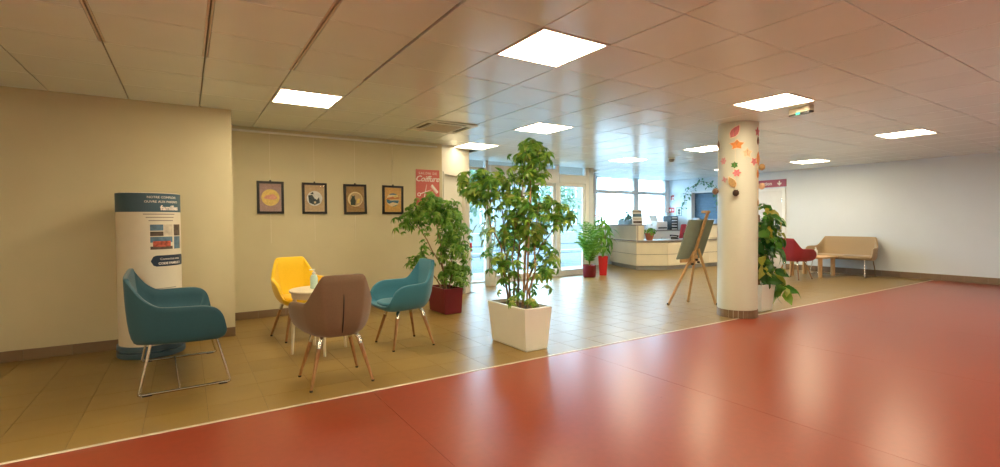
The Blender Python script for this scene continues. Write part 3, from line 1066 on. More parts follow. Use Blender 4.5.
def bottle(loc, label, m, s=1.0):
    t = thing('pump_bottle', label, 'bottle', loc)
    obj('body', lathe(B(), [(0, 0), (0.030 * s, 0), (0.034 * s, 0.006 * s), (0.034 * s, 0.095 * s), (0.026 * s, 0.122 * s), (0.013 * s, 0.130 * s), (0.013 * s, 0.14 * s), (0, 0.14 * s)], 20), m, t, 40)
    p = B()
    lathe(p, [(0, 0.138 * s), (0.016 * s, 0.138 * s), (0.015 * s, 0.152 * s), (0.005 * s, 0.154 * s), (0.005 * s, 0.172 * s), (0, 0.172 * s)], 12)
    bx(p, -0.04 * s, 0.010 * s, -0.007 * s, 0.007 * s, 0.170 * s, 0.180 * s, 0.003 * s)
    obj('pump', p, WHITE, t, 40)


bottle((1.04, 4.97, 0.61), 'pale green pump bottle standing on the round side table', GEL, 1.05)

t = thing('coffee_table', 'low square wooden coffee table with chunky round legs', 'table', (11.70, 5.32, 0))
obj('table_top', bx(B(), -0.36, 0.36, -0.36, 0.36, 0.405, 0.445, 0.006), PALEWOOD, t)
for sx in (-1, 1):
    for sy in (-1, 1):
        obj('leg', tube(B(), [(sx * 0.29, sy * 0.29, 0.406), (sx * 0.29, sy * 0.29, 0)], [0.045, 0.042], 12), PALEWOOD, t, 50)
bottle((11.86, 5.32, 0.445), 'white pump bottle standing on the wooden coffee table', WHITE, 1.05)

# ------------------------------------------------------------------ pictures
INK = mat('picture_frame_black', (0.012, 0.010, 0.009), 0.35, var=0.1)


def paint(name, c, rough=0.6, var=0.12):
    return mat(name, c, rough, var=var, scale=30)


MAUVE = paint('mauve_print', (0.42, 0.27, 0.25))
OCHRE = paint('ochre_print', (0.68, 0.38, 0.1))
TAN = paint('tan_print', (0.55, 0.39, 0.22))
BRN = paint('brown_print', (0.36, 0.21, 0.09))
PYEL = paint('pale_yellow_ink', (0.8, 0.6, 0.16))
PPINK = paint('pink_ink', (0.75, 0.36, 0.26))
PGREY = paint('pale_grey_ink', (0.7, 0.71, 0.7))
PDARK = paint('charcoal_ink', (0.03, 0.045, 0.05))
PBLUE = paint('blue_ink', (0.05, 0.17, 0.27))
PCREAM = paint('cream_ink', (0.80, 0.66, 0.38))
PORANGE = paint('orange_ink', (0.62, 0.20, 0.04))
PTEAL = paint('teal_ink', (0.04, 0.28, 0.22))


def disc(r, cx=0, cy=0, n=28, sx=1.0):
    return [(cx + r * sx * math.cos(2 * math.pi * k / n), cy + r * math.sin(2 * math.pi * k / n)) for k in range(n)]


def chord(r, a0, a1, n=14, cx=0, cy=0):
    return [(cx + r * math.cos(math.radians(a0 + (a1 - a0) * k / n)), cy + r * math.sin(math.radians(a0 + (a1 - a0) * k / n))) for k in range(n + 1)]


def crescent(r, ri, off, n=20):
    o = chord(r, 60, 300, n)
    i = [(x + off, y) for x, y in chord(ri, 300, 60, n)]
    return o + i


def picture(x0, label, bgm, art, tilt=0.0):
    t = thing('framed_picture', label, 'picture', (x0 + 0.163, YP - 0.006, 1.585), 0, 'framed prints hung in a row')
    t.rotation_euler = (0, tilt, 0)
    mx = frame_mx((0, 0, 0), (1, 0, 0), (0, 0, 1))     # z out of the picture, towards the room (-Y)
    w, h = 0.163, 0.214
    bm = B()
    for a, b, c, d in ((-w, -w + 0.031, -h, h), (w - 0.031, w, -h, h), (-w + 0.031, w - 0.031, -h, -h + 0.031), (-w + 0.031, w - 0.031, h - 0.031, h)):
        prism(bm, [(a, c), (b, c), (b, d), (a, d)], 0.0, 0.024, mx)
    obj('frame', bm, INK, t)
    pr = obj('print', prism(B(), [(-w + 0.02, -h + 0.02), (w - 0.02, -h + 0.02), (w - 0.02, h - 0.02), (-w + 0.02, h - 0.02)], 0.002, 0.008, mx), bgm, t)
    for k, (m, poly) in enumerate(art):
        obj('printed_shape', prism(B(), poly, 0.008, 0.0085 + 0.0006 * k, mx), m, pr)
    obj('picture_glass', prism(B(), [(-w + 0.031, -h + 0.031), (w - 0.031, -h + 0.031), (w - 0.031, h - 0.031), (-w + 0.031, h - 0.031)], 0.0165, 0.0175, mx), PICGLASS, t)
    obj('hook', bx(B(), -0.010, 0.010, -0.018, -0.002, h - 0.002, h + 0.018, 0.003), INK, t)


picture(0.781, 'black framed print of a yellow disc on mauve', MAUVE, [(PYEL, disc(0.110, 0, 0)), (PPINK, [(-0.085, -0.01), (-0.05, 0.03), (-0.01, 0.035), (0.03, 0.05), (0.07, 0.02), (0.085, -0.01), (0.04, -0.03), (-0.04, -0.02)]),
                                                                        (PYEL, chord(0.085, 200, 340))])
picture(1.338, 'black framed print of a dark bird shape in a pale disc', TAN, [(PGREY, disc(0.103)), (PDARK, [(-0.085, 0.04), (-0.03, 0.05), (0.0, 0.0), (0.03, -0.02), (0.06, 0.02), (0.07, -0.06), (0.0, -0.09), (-0.07, -0.06)]),
                                                                              (PDARK, [(-0.06, 0.06), (-0.02, 0.09), (-0.01, 0.055)]), (PCREAM, disc(0.016, 0.005, -0.055, 12))])
picture(1.900, 'black framed print of a dark cat before a cream moon', BRN, [(PCREAM, disc(0.107)), (TAN, disc(0.09, 0.008, 0.0)),
                                                                                      (PDARK, [(-0.065, -0.085), (-0.07, -0.02), (-0.05, 0.02), (-0.055, 0.06), (-0.04, 0.045), (-0.02, 0.045), (-0.006, 0.06), (-0.008, 0.02), (0.008, -0.02), (0.0, -0.085)]),
                                                                                      (PYEL, [(0.02, -0.06), (0.03, 0.0), (0.07, 0.01), (0.06, -0.05)])], math.radians(-0.8))
picture(2.468, 'black framed print of blue and yellow waves in a round shape on ochre', OCHRE, [(PCREAM, disc(0.10)), (PBLUE, chord(0.10, 50, 130)), (PORANGE, [(-0.09, 0.03), (0.0, 0.05), (0.09, 0.045), (0.098, 0.01), (-0.098, 0.0)]),
                                                                                       (PBLUE, [(-0.1, 0.01), (-0.03, -0.01), (0.04, -0.005), (0.098, -0.005), (0.08, -0.05), (0.0, -0.035), (-0.06, -0.06), (-0.09, -0.04)]),
                                                                                       (PTEAL, chord(0.10, 265, 320)), (PYEL, [(0.0, 0.05), (0.05, 0.08), (0.08, 0.05), (0.03, 0.03)])], math.radians(0.6))
WIRE = mat('clear_hanging_wire', (0.80, 0.74, 0.62), 0.3, var=0)
for k, (x, nm) in enumerate(((0.944, 'yellow disc'), (1.501, 'dark bird'), (2.063, 'cat and moon'), (2.631, 'blue waves'))):
    tag(obj('hanging_wire', tube(B(), [(x, YP - 0.004, 2.44), (x + 0.002, YP - 0.0035, 0.98 + 0.02 * (k % 2))], 0.0022, 5), WIRE), 'thin pale hanging wire behind the %s print' % nm, 'wire', 'picture wires on the rail')

# hairdresser sign
CORAL = mat('coral_sign_panel', (0.62, 0.13, 0.11), 0.45, var=0.03)
SIGNW = mat('sign_white_print', (0.86, 0.80, 0.76), 0.5, var=0)
t = thing('wall_sign', 'coral red hairdresser sign reading SALON DE Coiffure with scissors and comb', 'sign', (3.21, YP, 1.79))
mx = frame_mx((0, 0, 0), (1, 0, 0), (0, 0, 1))
obj('panel', prism(B(), [(-0.2, -0.28), (0.2, -0.28), (0.2, 0.28), (-0.2, 0.28)], 0.0, 0.008, mx), CORAL, t)
L = lambda x, y: frame_mx((x, -0.009, y), (1, 0, 0), (0, 0, 1))
obj('lettering', text_bm('SALON DE', 0.052, L(0, 0.205), align='CENTER', spacing=1.35), SIGNW, t)
obj('lettering', text_bm('Coiffure', 0.128, L(-0.01, 0.095), shear=0.35, bold=0.0015, align='CENTER', spacing=0.95), SIGNW, t)
bm = B()
for a, b in (((-0.13, -0.10), (0.06, -0.03)), ((-0.07, -0.19), (-0.02, 0.05))):
    d = (Vector(b) - Vector(a)).normalized()
    n = Vector((-d.y, d.x)) * 0.008
    prism(bm, [(a[0] - n.x, a[1] - n.y), (b[0] - n.x * .3, b[1] - n.y * .3), (b[0] + n.x * .3, b[1] + n.y * .3), (a[0] + n.x, a[1] + n.y)], 0.008, 0.010, mx)
for cx, cy in ((-0.15, -0.11), (-0.075, -0.215)):
    o, i = disc(0.03, cx, cy, 14), disc(0.018, cx, cy, 14)
    for k in range(14):
        k2 = (k + 1) % 14
        prism(bm, [o[k], o[k2], i[k2], i[k]], 0.008, 0.010, mx)
obj('scissors_emblem', bm, SIGNW, t)
bm = B()
d = Vector((0.66, -0.75))
nn = Vector((0.75, 0.66))
prism(bm, [(0.055, 0.035), (0.055 + nn.x * .03, 0.035 + nn.y * .03), (0.16 + nn.x * .03, -0.085 + nn.y * .03), (0.16, -0.085)], 0.008, 0.010, mx)
for k in range(9):
    p = Vector((0.06, 0.03)) + d * (0.004 + k * 0.017)
    prism(bm, [(p.x, p.y), (p.x + d.x * .009, p.y + d.y * .009), (p.x + d.x * .009 - nn.x * .022, p.y + d.y * .009 - nn.y * .022), (p.x - nn.x * .022, p.y - nn.y * .022)], 0.008, 0.010, mx)
obj('comb_emblem', bm, SIGNW, t)

# ------------------------------------------------------------------ information column
CREAMP = mat('cream_poster', (0.76, 0.70, 0.58), 0.5, var=0.02)
NAVY = mat('navy_print', (0.012, 0.03, 0.065), 0.5, var=0.05)
SLATE = mat('slate_blue_print', (0.05, 0.11, 0.16), 0.5, var=0.05)
GREYT = mat('grey_text', (0.30, 0.27, 0.24), 0.6, var=0)
TX, TY, TR = -0.30, 5.78, 0.255
t = thing('information_column', 'round cream information column with navy bands behind the teal sofa', 'display', (TX, TY, 0))
obj('column', lathe(B(), [(0, 0.11), (TR, 0.11), (TR, 1.53), (TR - 0.01, 1.54), (0, 1.54)], 48), CREAMP, t, 30)
obj('base', lathe(B(), [(0, 0), (TR + 0.012, 0), (TR + 0.02, 0.01), (TR + 0.02, 0.05), (TR + 0.008, 0.055), (TR + 0.008, 0.065), (TR + 0.02, 0.07), (TR + 0.016, 0.115), (0, 0.115)], 48), mat('blue_column_base', (0.06, 0.12, 0.18), 0.35), t, 30)
PHI0 = math.atan2(-TY, -TX) + 0.22


def wrap(x, z, out=0.0015):
    a = PHI0 + x / TR
    return Vector(((TR + out) * math.cos(a), (TR + out) * math.sin(a), z))


def patch(name, x0, x1, z0, z1, m, out=0.002, parent=None, round_=False):
    bm = B()
    n = max(2, int((x1 - x0) / 0.02))
    rows = []
    for k in range(n + 1):
        x = x0 + (x1 - x0) * k / n
        c = 0.0
        if round_:
            e = min(x - x0, x1 - x)
            rr_ = (z1 - z0) / 2
            c = rr_ - math.sqrt(max(0.0, rr_ ** 2 - max(0, rr_ - e) ** 2)) if e < rr_ else 0
        rows.append((bm.verts.new(wrap(x, z0 + c, out)), bm.verts.new(wrap(x, z1 - c, out)), bm.verts.new(wrap(x, z0 + c, -0.002)), bm.verts.new(wrap(x, z1 - c, -0.002))))
    for a, b in zip(rows, rows[1:]):
        bm.faces.new((a[0], b[0], b[1], a[1]))
        bm.faces.new((a[1], b[1], b[3], a[3]))
        bm.faces.new((a[2], b[2], b[0], a[0]))
    for r_ in (rows[0], rows[-1]):
        try:
            bm.faces.new((r_[0], r_[1], r_[3], r_[2]))
        except ValueError:
            pass
    return obj(name, bm, m, parent)


patch('printed_band', -0.62, 0.62, 1.36, 1.533, SLATE, parent=t)


def wtext(body, size, x, z, m, align='CENTER', bold=0.0):
    obj('lettering', text_bm(body, size, None, bold=bold, align=align, bend=lambda c: wrap(x + c.x, z + c.y, 0.0035 + c.z)), m, t)


wtext('NOTRE COMPLEXE', 0.030, 0.06, 1.487, SIGNW)
wtext('OUVRE AUX PARENTS', 0.030, 0.06, 1.445, SIGNW)
wtext('familles', 0.062, 0.125, 1.378, SIGNW, bold=0.002)
for k, z in enumerate((1.335, 1.305, 1.275)):
    patch('text_line', -0.10 + 0.02 * k, 0.17 - 0.01 * k, z, z + 0.008, GREYT, 0.002, t)
PHOTO = [mat('photo_sky', (0.10, 0.19, 0.28), 0.5, var=0.3, scale=20), mat('photo_dark', (0.10, 0.07, 0.05), 0.5, var=0.4, scale=30), mat('photo_red', (0.45, 0.09, 0.05), 0.5, var=0.5, scale=40), mat('photo_pale', (0.60, 0.52, 0.42), 0.5, var=0.2, scale=20)]
for x0, x1, z0, z1, k in ((-0.05, 0.055, 1.185, 1.242, 0), (-0.05, 0.055, 1.135, 1.177, 1), (0.062, 0.14, 1.135, 1.242, 3), (-0.05, 0.14, 1.075, 1.128, 0), (-0.03, 0.12, 1.035, 1.087, 2), (-0.05, 0.14, 1.01, 1.038, 1),
                         (0.16, 0.25, 1.135, 1.242, 1), (0.16, 0.25, 1.01, 1.128, 0)):
    patch('photo', x0, x1, z0, z1, PHOTO[k], 0.002 + 0.0004 * k, t)
patch('printed_label', -0.05, 0.33, 0.85, 0.953, NAVY, 0.002, t, True)
wtext('Connectez-vous', 0.030, 0.12, 0.91, SIGNW)
wtext('CODE FAMILLE 1', 0.030, 0.12, 0.868, SIGNW, bold=0.001)
for z in (0.62, 0.64):
    patch('text_line', -0.05, 0.17, z, z + 0.006, GREYT, 0.002, t)

# red call point beside the entrance
t = thing('alarm_call_point', 'small red call point on a slim post beside the entrance glass', 'alarm', (4.34, 7.72, 0))
t.location = (4.72, 8.40, 0)
bm = bx(B(), -0.03, 0.03, -0.02, 0.02, 0.66, 0.83, 0.006)
obj('housing', bm, mat('alarm_red', (0.55, 0.02, 0.02), 0.4), t)
obj('post', bx(B(), -0.015, 0.015, -0.012, 0.012, 0, 0.66), WHITE, t)

# ------------------------------------------------------------------ pillar and its decorations
PX, PY, PR = 6.07, 3.668, 0.24
PILLAR = mat('pillar_cream_paint', (0.63, 0.64, 0.55), 0.45, var=0.015, scale=3, bump=0.15, bscale=120)
pl = thing('pillar', 'round cream pillar with a tiled foot and hanging paper decorations', 'pillar', (PX, PY, 0))
obj('shaft', lathe(B(), [(0, 0.0), (PR - 0.004, 0.0), (PR - 0.004, 0.105), (PR, 0.11), (PR, CH + 0.02), (0, CH + 0.02)], 64), PILLAR, pl, 30)
n = 26
s = 2 * math.pi / n
bm = B()
a0, a1 = -s / 2 + 0.012, s / 2 - 0.012
pts = [((PR + 0.004) * math.cos(a0 + (a1 - a0) * k / 3), (PR + 0.004) * math.sin(a0 + (a1 - a0) * k / 3)) for k in range(4)]
pts += [((PR - 0.004) * math.cos(a1 + (a0 - a1) * k / 3), (PR - 0.004) * math.sin(a1 + (a0 - a1) * k / 3)) for k in range(4)]
prism(bm, pts, 0.0, 0.10)
me = to_mesh('foot_tile', bm, SKIRT)
for k in range(n):
    link('foot_tile', me, pl, (0, 0, 0), (0, 0, s * k))

PAPER = {k: mat('paper_' + k, c, 0.6, var=0.15, scale=40) for k, c in dict(pink=(0.62, 0.17, 0.20), orange=(0.72, 0.25, 0.05), pale=(0.80, 0.52, 0.32), green=(0.05, 0.20, 0.03), tan=(0.50, 0.33, 0.13), brown=(0.14, 0.06, 0.03), cone=(0.06, 0.03, 0.018), rose=(0.70, 0.33, 0.35), dim=(0.30, 0.17, 0.10)).items()}
PAPEREDGE = mat('paper_pale_edge', (0.85, 0.70, 0.52), 0.6)
phic = math.atan2(-PY, -PX)


def cyl_mx(px, z, out=0.003):
    a = phic + math.asin(max(-1, min(1, (px - 738) / 19.0)))
    n = Vector((math.cos(a), math.sin(a), 0))
    x = Vector((-n.y, n.x, 0))
    return frame_mx(Vector((PX, PY, z)) + n * (PR + out), x, (0, 0, 1))


def star(r, ri, n, ph=0.0, sy=1.0):
    return [((r if k % 2 == 0 else ri) * math.cos(math.pi * k / n + ph), (r if k % 2 == 0 else ri) * math.sin(math.pi * k / n + ph) * sy) for k in range(2 * n)]


def leafshape(r):
    return [(0, -r), (r * .45, -r * .5), (r * .55, 0), (r * .4, r * .5), (0, r * 1.1), (-r * .4, r * .5), (-r * .55, 0), (-r * .45, -r * .5)]


def rotp(poly, a):
    c, s_ = math.cos(a), math.sin(a)
    return [(x * c - y * s_, x * s_ + y * c) for x, y in poly]


def decor(name, px, y, label, poly, m, edge=None, z3=None):
    z = 1.255 + (219.8 - y) / 79.0
    mxd = cyl_mx(px, z)
    t = thing(name, label, 'decoration', mxd.translation, 0, 'decorations hung on the pillar')
    im = Matrix.Translation(-mxd.translation) @ mxd
    if z3 == 'cone':
        bm = B()
        prof = [(0, -0.045), (0.018, -0.04), (0.034, -0.02), (0.038, 0.0), (0.032, 0.02), (0.018, 0.036), (0, 0.04)]
        lathe(bm, prof, 12)
        obj('body', bm, m, t, 60, loc=im @ Vector((0, 0, 0.036)))
        bm = B()
        for r_ in range(4):
            for k in range(8):
                a = (k + 0.5 * (r_ % 2)) * math.pi / 4
                R_ = (0.034, 0.040, 0.036, 0.024)[r_]
                zc = -0.028 + r_ * 0.018
                c, s_ = math.cos(a), math.sin(a)
                v = [bm.verts.new(q) for q in ((R_ * c * .9 - s_ * .012, R_ * s_ * .9 + c * .012, zc), (R_ * c * .9 + s_ * .012, R_ * s_ * .9 - c * .012, zc), (R_ * 1.2 * c, R_ * 1.2 * s_, zc + 0.014))]
                bm.faces.new(v)
        o = obj('scales', bm, m, t, loc=im @ Vector((0, 0, 0.036)))
    else:
        if edge:
            obj('paper_edge', prism(B(), [(x * 1.18, y_ * 1.18) for x, y_ in poly], 0.0, 0.003, im), edge, t)
        obj('paper', prism(B(), poly, 0.003 if edge else 0.0, 0.006, im), m, t)
        obj('vein', prism(B(), [(-0.002, poly[0][1] * 0.3 - 0.03), (0.002, poly[0][1] * 0.3 - 0.03), (0.002, 0.035), (-0.002, 0.035)], 0.006, 0.0075, im), PAPER['dim'], t)


LV, ST = leafshape, star
decor('paper_leaf', 735, 132, 'pink and brown paper leaf topmost on the pillar front', rotp(LV(0.085), -0.6), PAPER['pink'], PAPEREDGE)
decor('paper_leaf', 737, 145, 'orange paper maple leaf with pale edge below the pink leaf', ST(0.085, 0.05, 5, 0.3, 0.75), PAPER['orange'], PAPEREDGE)
decor('paper_star', 746, 153.5, 'pale orange paper flower beside the orange maple leaf', ST(0.06, 0.035, 5, 0.3), PAPER['pale'], PAPEREDGE)
decor('paper_wreath', 735, 165, 'small dark green paper wreath on the pillar', [(x*(1.25 if k%2 else 0.8), y*(1.25 if k%2 else 0.8)) for k, (x, y) in enumerate(disc(0.036, 0, 0, 12))], PAPER['green'])
decor('paper_flower', 737, 173, 'pink paper flower above the tan leaf cluster', ST(0.055, 0.032, 6), PAPER['pink'], PAPEREDGE)
decor('paper_leaf', 733, 182.5, 'orange and tan paper leaf above the dark pine cone', rotp(LV(0.075), 0.5), PAPER['tan'], PAPEREDGE)
decor('pine_cone', 736.5, 193, 'dark brown pine cone hanging lowest on the pillar front', None, PAPER['cone'], None, 'cone')
decor('paper_flower', 725, 160, 'rose paper flower on the side of the pillar towards the easel', ST(0.05, 0.03, 6), PAPER['rose'])
decor('paper_butterfly', 726, 179, 'small rose paper butterfly beside the tan leaf', ST(0.045, 0.02, 4, 0.3), PAPER['rose'])
decor('pine_cone', 720.0, 190, 'grey brown pine cone on the pillar edge towards the easel', None, PAPER['dim'], None, 'cone')
decor('paper_leaf', 720.3, 143, 'dim brown paper leaf high on the pillar edge towards the easel', LV(0.06), PAPER['dim'])
decor('paper_star', 755.0, 132, 'pink paper star topmost on the pillar edge towards the coffee table', ST(0.062, 0.03, 5, 0.3), PAPER['pink'])
decor('paper_leaf', 755.6, 141, 'brown paper leaf under the pink star', LV(0.05), PAPER['brown'])
decor('paper_flower', 752, 162, 'pink paper flower beside the tall orange leaf', ST(0.058, 0.03, 5, 0.9), PAPER['pink'], PAPEREDGE)
decor('paper_leaf', 755.8, 159, 'tall orange paper leaf between pink flower and tan cone', LV(0.085), PAPER['orange'])
decor('pine_cone', 756.6, 167, 'tan pine cone under the tall orange leaf', None, PAPER['tan'], None, 'cone')
decor('paper_leaf', 755.6, 174, 'small orange paper leaf under the tan cone', LV(0.05), PAPER['orange'])
decor('pine_cone', 756.7, 186, 'pale tan pine cone beside the maroon direction sign', None, PAPER['pale'], None, 'cone')
decor('paper_leaf', 756.0, 203, 'small tan paper leaf lowest on the pillar edge near the climbing plant', LV(0.045), PAPER['tan'])
for px, z0, nm in ((735.5, 1.62, 'front'), (720.2, 1.66, 'edge towards the easel'), (755.7, 1.45, 'edge towards the coffee table')):
    mxd = cyl_mx(px, 0, 0.0025)
    q = mxd.translation
    tag(obj('garland_string', tube(B(), [(q.x, q.y, CH - 0.01), (q.x, q.y, z0)], 0.0018, 5), PAPEREDGE), 'thin string of decorations down the pillar ' + nm, 'string', 'strings on the pillar')

# ------------------------------------------------------------------ easel with board
e0 = Vector((6.20, 4.68, 0))
lean = Vector((0.0, -0.36, 1))
tz = thing('easel', 'beech tripod easel holding a grey board near the pillar', 'easel', (6.25, 4.55, 0))
R0 = Vector((6.25, 4.55, 0))
P = lambda z: e0 + lean * z - R0
ap = P(0.74)
f1, f2, f3 = Vector((5.975, 4.683, 0)) - R0, Vector((6.443, 4.683, 0)) - R0, Vector((6.55, 4.284, 0)) - R0


def bar(p, q, w, d, face):
    p, q = Vector(p), Vector(q)
    z = (q - p).normalized()
    x = Vector(face).cross(z).normalized()
    y = z.cross(x)
    bm = B()
    vs = []
    for c in (p, q):
        vs.append([bm.verts.new(c + x * (a * w / 2) + y * (b * d / 2)) for a, b in ((-1, -1), (1, -1), (1, 1), (-1, 1))])
    bm.faces.new(vs[0][::-1])
    bm.faces.new(vs[1])
    for k in range(4):
        bm.faces.new((vs[0][k], vs[0][(k + 1) % 4], vs[1][(k + 1) % 4], vs[1][k]))
    bmesh.ops.bevel(bm, geom=list(bm.edges), offset=0.003, segments=1, affect='EDGES')
    return bm


nb = Vector((0.0, 1.0, 0))
ax = Vector((1.0, 0.0, 0))
for q, top in ((f1, P(0.80) - ax * 0.02), (f2, P(0.80) + ax * 0.02), (f3, P(0.84) - nb * 0.04)):
    lg = obj('leg', bar(q, top, 0.036, 0.024, nb), PALEWOOD, tz)
    obj('foot_cap', lathe(B(), [(0, 0), (0.018, 0), (0.02, 0.03), (0, 0.032)], 8, q), BLACK, lg)
obj('mast', bar(P(0.60), P(1.36), 0.05, 0.022, nb), PALEWOOD, tz)
pm = P(1.37)
obj('top_clamp', bar(pm + nb * 0.09, pm - nb * 0.02, 0.055, 0.035, (0, 0, 1)), PALEWOOD, tz)
obj('ledge', bar(P(0.665) + nb * 0.05 - ax * 0.2, P(0.665) + nb * 0.05 + ax * 0.2, 0.03, 0.05, (0, 0, 1)), PALEWOOD, tz)
obj('hinge_block', bar(P(0.70) - nb * 0.03 - ax * 0.05, P(0.70) - nb * 0.03 + ax * 0.05, 0.04, 0.09, (0, 0, 1)), PALEWOOD, tz)
for a, z in ((-0.06, 0.62), (0.07, 0.64), (0.0, 0.68)):
    c = P(z) - nb * 0.05 + ax * a
    obj('knob', tube(B(), [c, c - nb * 0.03], [0.013, 0.016], 8), BLACK, tz)
BOARD = mat('grey_green_board', (0.25, 0.30, 0.25), 0.6, var=0.06, scale=10)
BOARDF = mat('white_board_face', (0.75, 0.75, 0.72), 0.5)
bo = thing('display_board', 'grey board resting on the wooden easel, seen from its back', 'board', e0 + lean * 0.69 + nb * 0.05)
ld = lean.normalized()
bmx = frame_mx((0, 0, 0), ax, ld)
zz = bmx.to_3x3() @ Vector((0, 0, 1))
sg = 1 if zz.dot(nb) > 0 else -1
obj('board', prism(B(), [(-0.29, 0), (0.29, 0), (0.29, 0.60), (-0.29, 0.60)], 0.0, sg * 0.015, bmx), BOARD, bo)
obj('facing', prism(B(), [(-0.285, 0.005), (0.285, 0.005), (0.285, 0.595), (-0.285, 0.595)], sg * 0.0152, sg * 0.018, bmx), BOARDF, bo)

# ------------------------------------------------------------------ reception counter
ct = thing('reception_counter', 'long cream reception counter with raised ends and grey worktop', 'counter', (0, 0, 0))
Pc = [Vector((10.05, 9.85, 0)), Vector((9.54, 8.44, 0)), Vector((10.20, 8.01, 0)), Vector((11.75, 7.92, 0)), Vector((12.76, 7.92, 0))]


def facet(a, b, z0, z1, off, th, m, name, gap=0.004):
    d = (b - a).normalized()
    n_ = Vector((d.y, -d.x, 0))
    if n_.dot(-a) < 0:
        n_ = -n_
    p, q = a + d * gap, b - d * gap
    bm = B()
    poly = [(p.x, p.y), (q.x, q.y), (q.x - n_.x * th, q.y - n_.y * th), (p.x - n_.x * th, p.y - n_.y * th)]
    poly = [(x + n_.x * off, y + n_.y * off) for x, y in poly]
    prism(bm, poly, z0, z1)
    return obj(name, bm, m, ct)


facing = mat('counter_carcass', (0.45, 0.40, 0.32), 0.5)
for i, (a, b) in enumerate(zip(Pc, Pc[1:])):
    facet(a, b, 0.0, 0.10, -0.05, 0.04, PLINTH, 'plinth')
    high = i in (0, 3)
    facet(a, b, 0.10, 1.12 if high else 0.72, -0.022, 0.03, facing, 'carcass', 0.0)
    zs = [(0.105, 0.385), (0.40, 0.69)] + ([(0.78, 1.115)] if high else [])
    for z0, z1 in zs:
        facet(a, b, z0, z1, 0.0, 0.02, CREAM, 'front_panel')
    if high:
        facet(a, b, 0.70, 0.765, -0.005, 0.02, CREAM, 'front_panel')
# raised end towards the glass
bm = B()
prism(bm, [(9.54, 8.44), (9.80, 8.42), (10.32, 9.82), (10.05, 9.85)], 0.73, 1.12)
obj('raised_end', bm, CREAM, ct)
obj('counter_ledge', prism(B(), [(9.50, 8.41), (9.84, 8.385), (10.36, 9.85), (10.02, 9.88)], 1.121, 1.15), WORKTOP, ct)
obj('counter_ledge', prism(B(), [(11.73, 7.89), (12.77, 7.89), (12.77, 8.22), (11.73, 8.22)], 1.121, 1.15), WORKTOP, ct)
obj('raised_end', prism(B(), [(11.75, 7.96), (12.76, 7.96), (12.76, 8.2), (11.75, 8.2)], 0.745, 1.12), CREAM, ct)
obj('worktop', prism(B(), [(9.50, 8.42), (10.18, 7.975), (11.77, 7.885), (12.78, 7.885), (12.78, 8.65), (10.45, 8.75), (10.75, 9.8), (10.05, 9.88)], 0.722, 0.748), WORKTOP, ct)

# things on the counter
TERRA = mat('terracotta', (0.42, 0.13, 0.07), 0.7, var=0.1)
WPETAL = mat('white_petal', (0.85, 0.85, 0.82), 0.5)
t = thing('potted_flower', 'white flowering plant in a terracotta pot on the low counter', 'plant', (9.93, 8.36, 0.748))
p = obj('planter', lathe(B(), [(0, 0), (0.075, 0), (0.11, 0.15), (0.12, 0.15), (0.12, 0.18), (0.105, 0.18), (0.10, 0.16), (0, 0.16)], 20), TERRA, t, 30)
SMALL = [to_mesh('leaf', simple_leaf(30 + k, 0.09, 0.025, 0.5, 0.03), LEAF) for k in range(2)]
scatter(t, SMALL, [blob(0, 0.25, 0.15, 0.15, 0.08, 46)], 31, 0.8, 1.2)
R_ = random.Random(3)
for k in range(16):
    bm = B()
    c = Vector((R_.uniform(-0.12, 0.12), R_.uniform(-0.12, 0.12), 0.37 + R_.uniform(-0.03, 0.04)))
    for j in range(5):
        leaflet(bm, c, j * 1.257, 0.045, 0.019, -0.3)
    tube(bm, [c, (c.x * 0.4, c.y * 0.4, 0.17)], 0.002, 4, False)
    obj('flower', bm, WPETAL, t)

t = thing('planter_box', 'grey blue planter box of small green plants on the raised counter end', 'planter', (9.93, 9.12, 1.15), math.radians(70))
obj('trough', bx(B(), -0.32, 0.32, -0.10, 0.10, 0, 0.12, 0.008), mat('blue_grey_trough', (0.20, 0.30, 0.34), 0.5), t)
DKLEAF = piece_mat('dark_small_leaf', [(0.02, 0.09, 0.04), (0.05, 0.17, 0.07)], 0.4, transl=0.2)
SM2 = [to_mesh('leaf', simple_leaf(33 + k, 0.10, 0.03, 0.4, 0.03), DKLEAF) for k in range(2)]
scatter(t, SM2, [((0.2, 0, 0.16), (0.16, 0.1, 0.07), 26), ((-0.1, 0, 0.2), (0.10, 0.08, 0.16), 26), ((-0.26, 0, 0.22), (0.05, 0.06, 0.14), 12)], 35, 0.8, 1.3, (1, 0, 0))

t = thing('leaflet_stand', 'upright leaflet display card on the raised counter end', 'stand', (9.76, 8.60, 1.15), math.radians(-32))
lm = frame_mx((0, 0, 0), (1, 0, 0), (0, 0.18, 1))
obj('card', prism(B(), [(-0.13, 0), (0.13, 0), (0.13, 0.38), (-0.13, 0.38)], -0.008, 0.008, lm), WHITE, t)
for z0, z1, m in ((0.31, 0.36, GREYT), (0.20, 0.28, PHOTO[0]), (0.11, 0.17, PHOTO[3]), (0.03, 0.09, PHOTO[1])):
    obj('printed_patch', prism(B(), [(-0.11, z0), (0.11, z0), (0.11, z1), (-0.11, z1)], 0.008, 0.0095, lm), m, t)
obj('foot', bx(B(), -0.13, 0.13, -0.02, 0.10, 0, 0.01, 0.003), WHITE, t)

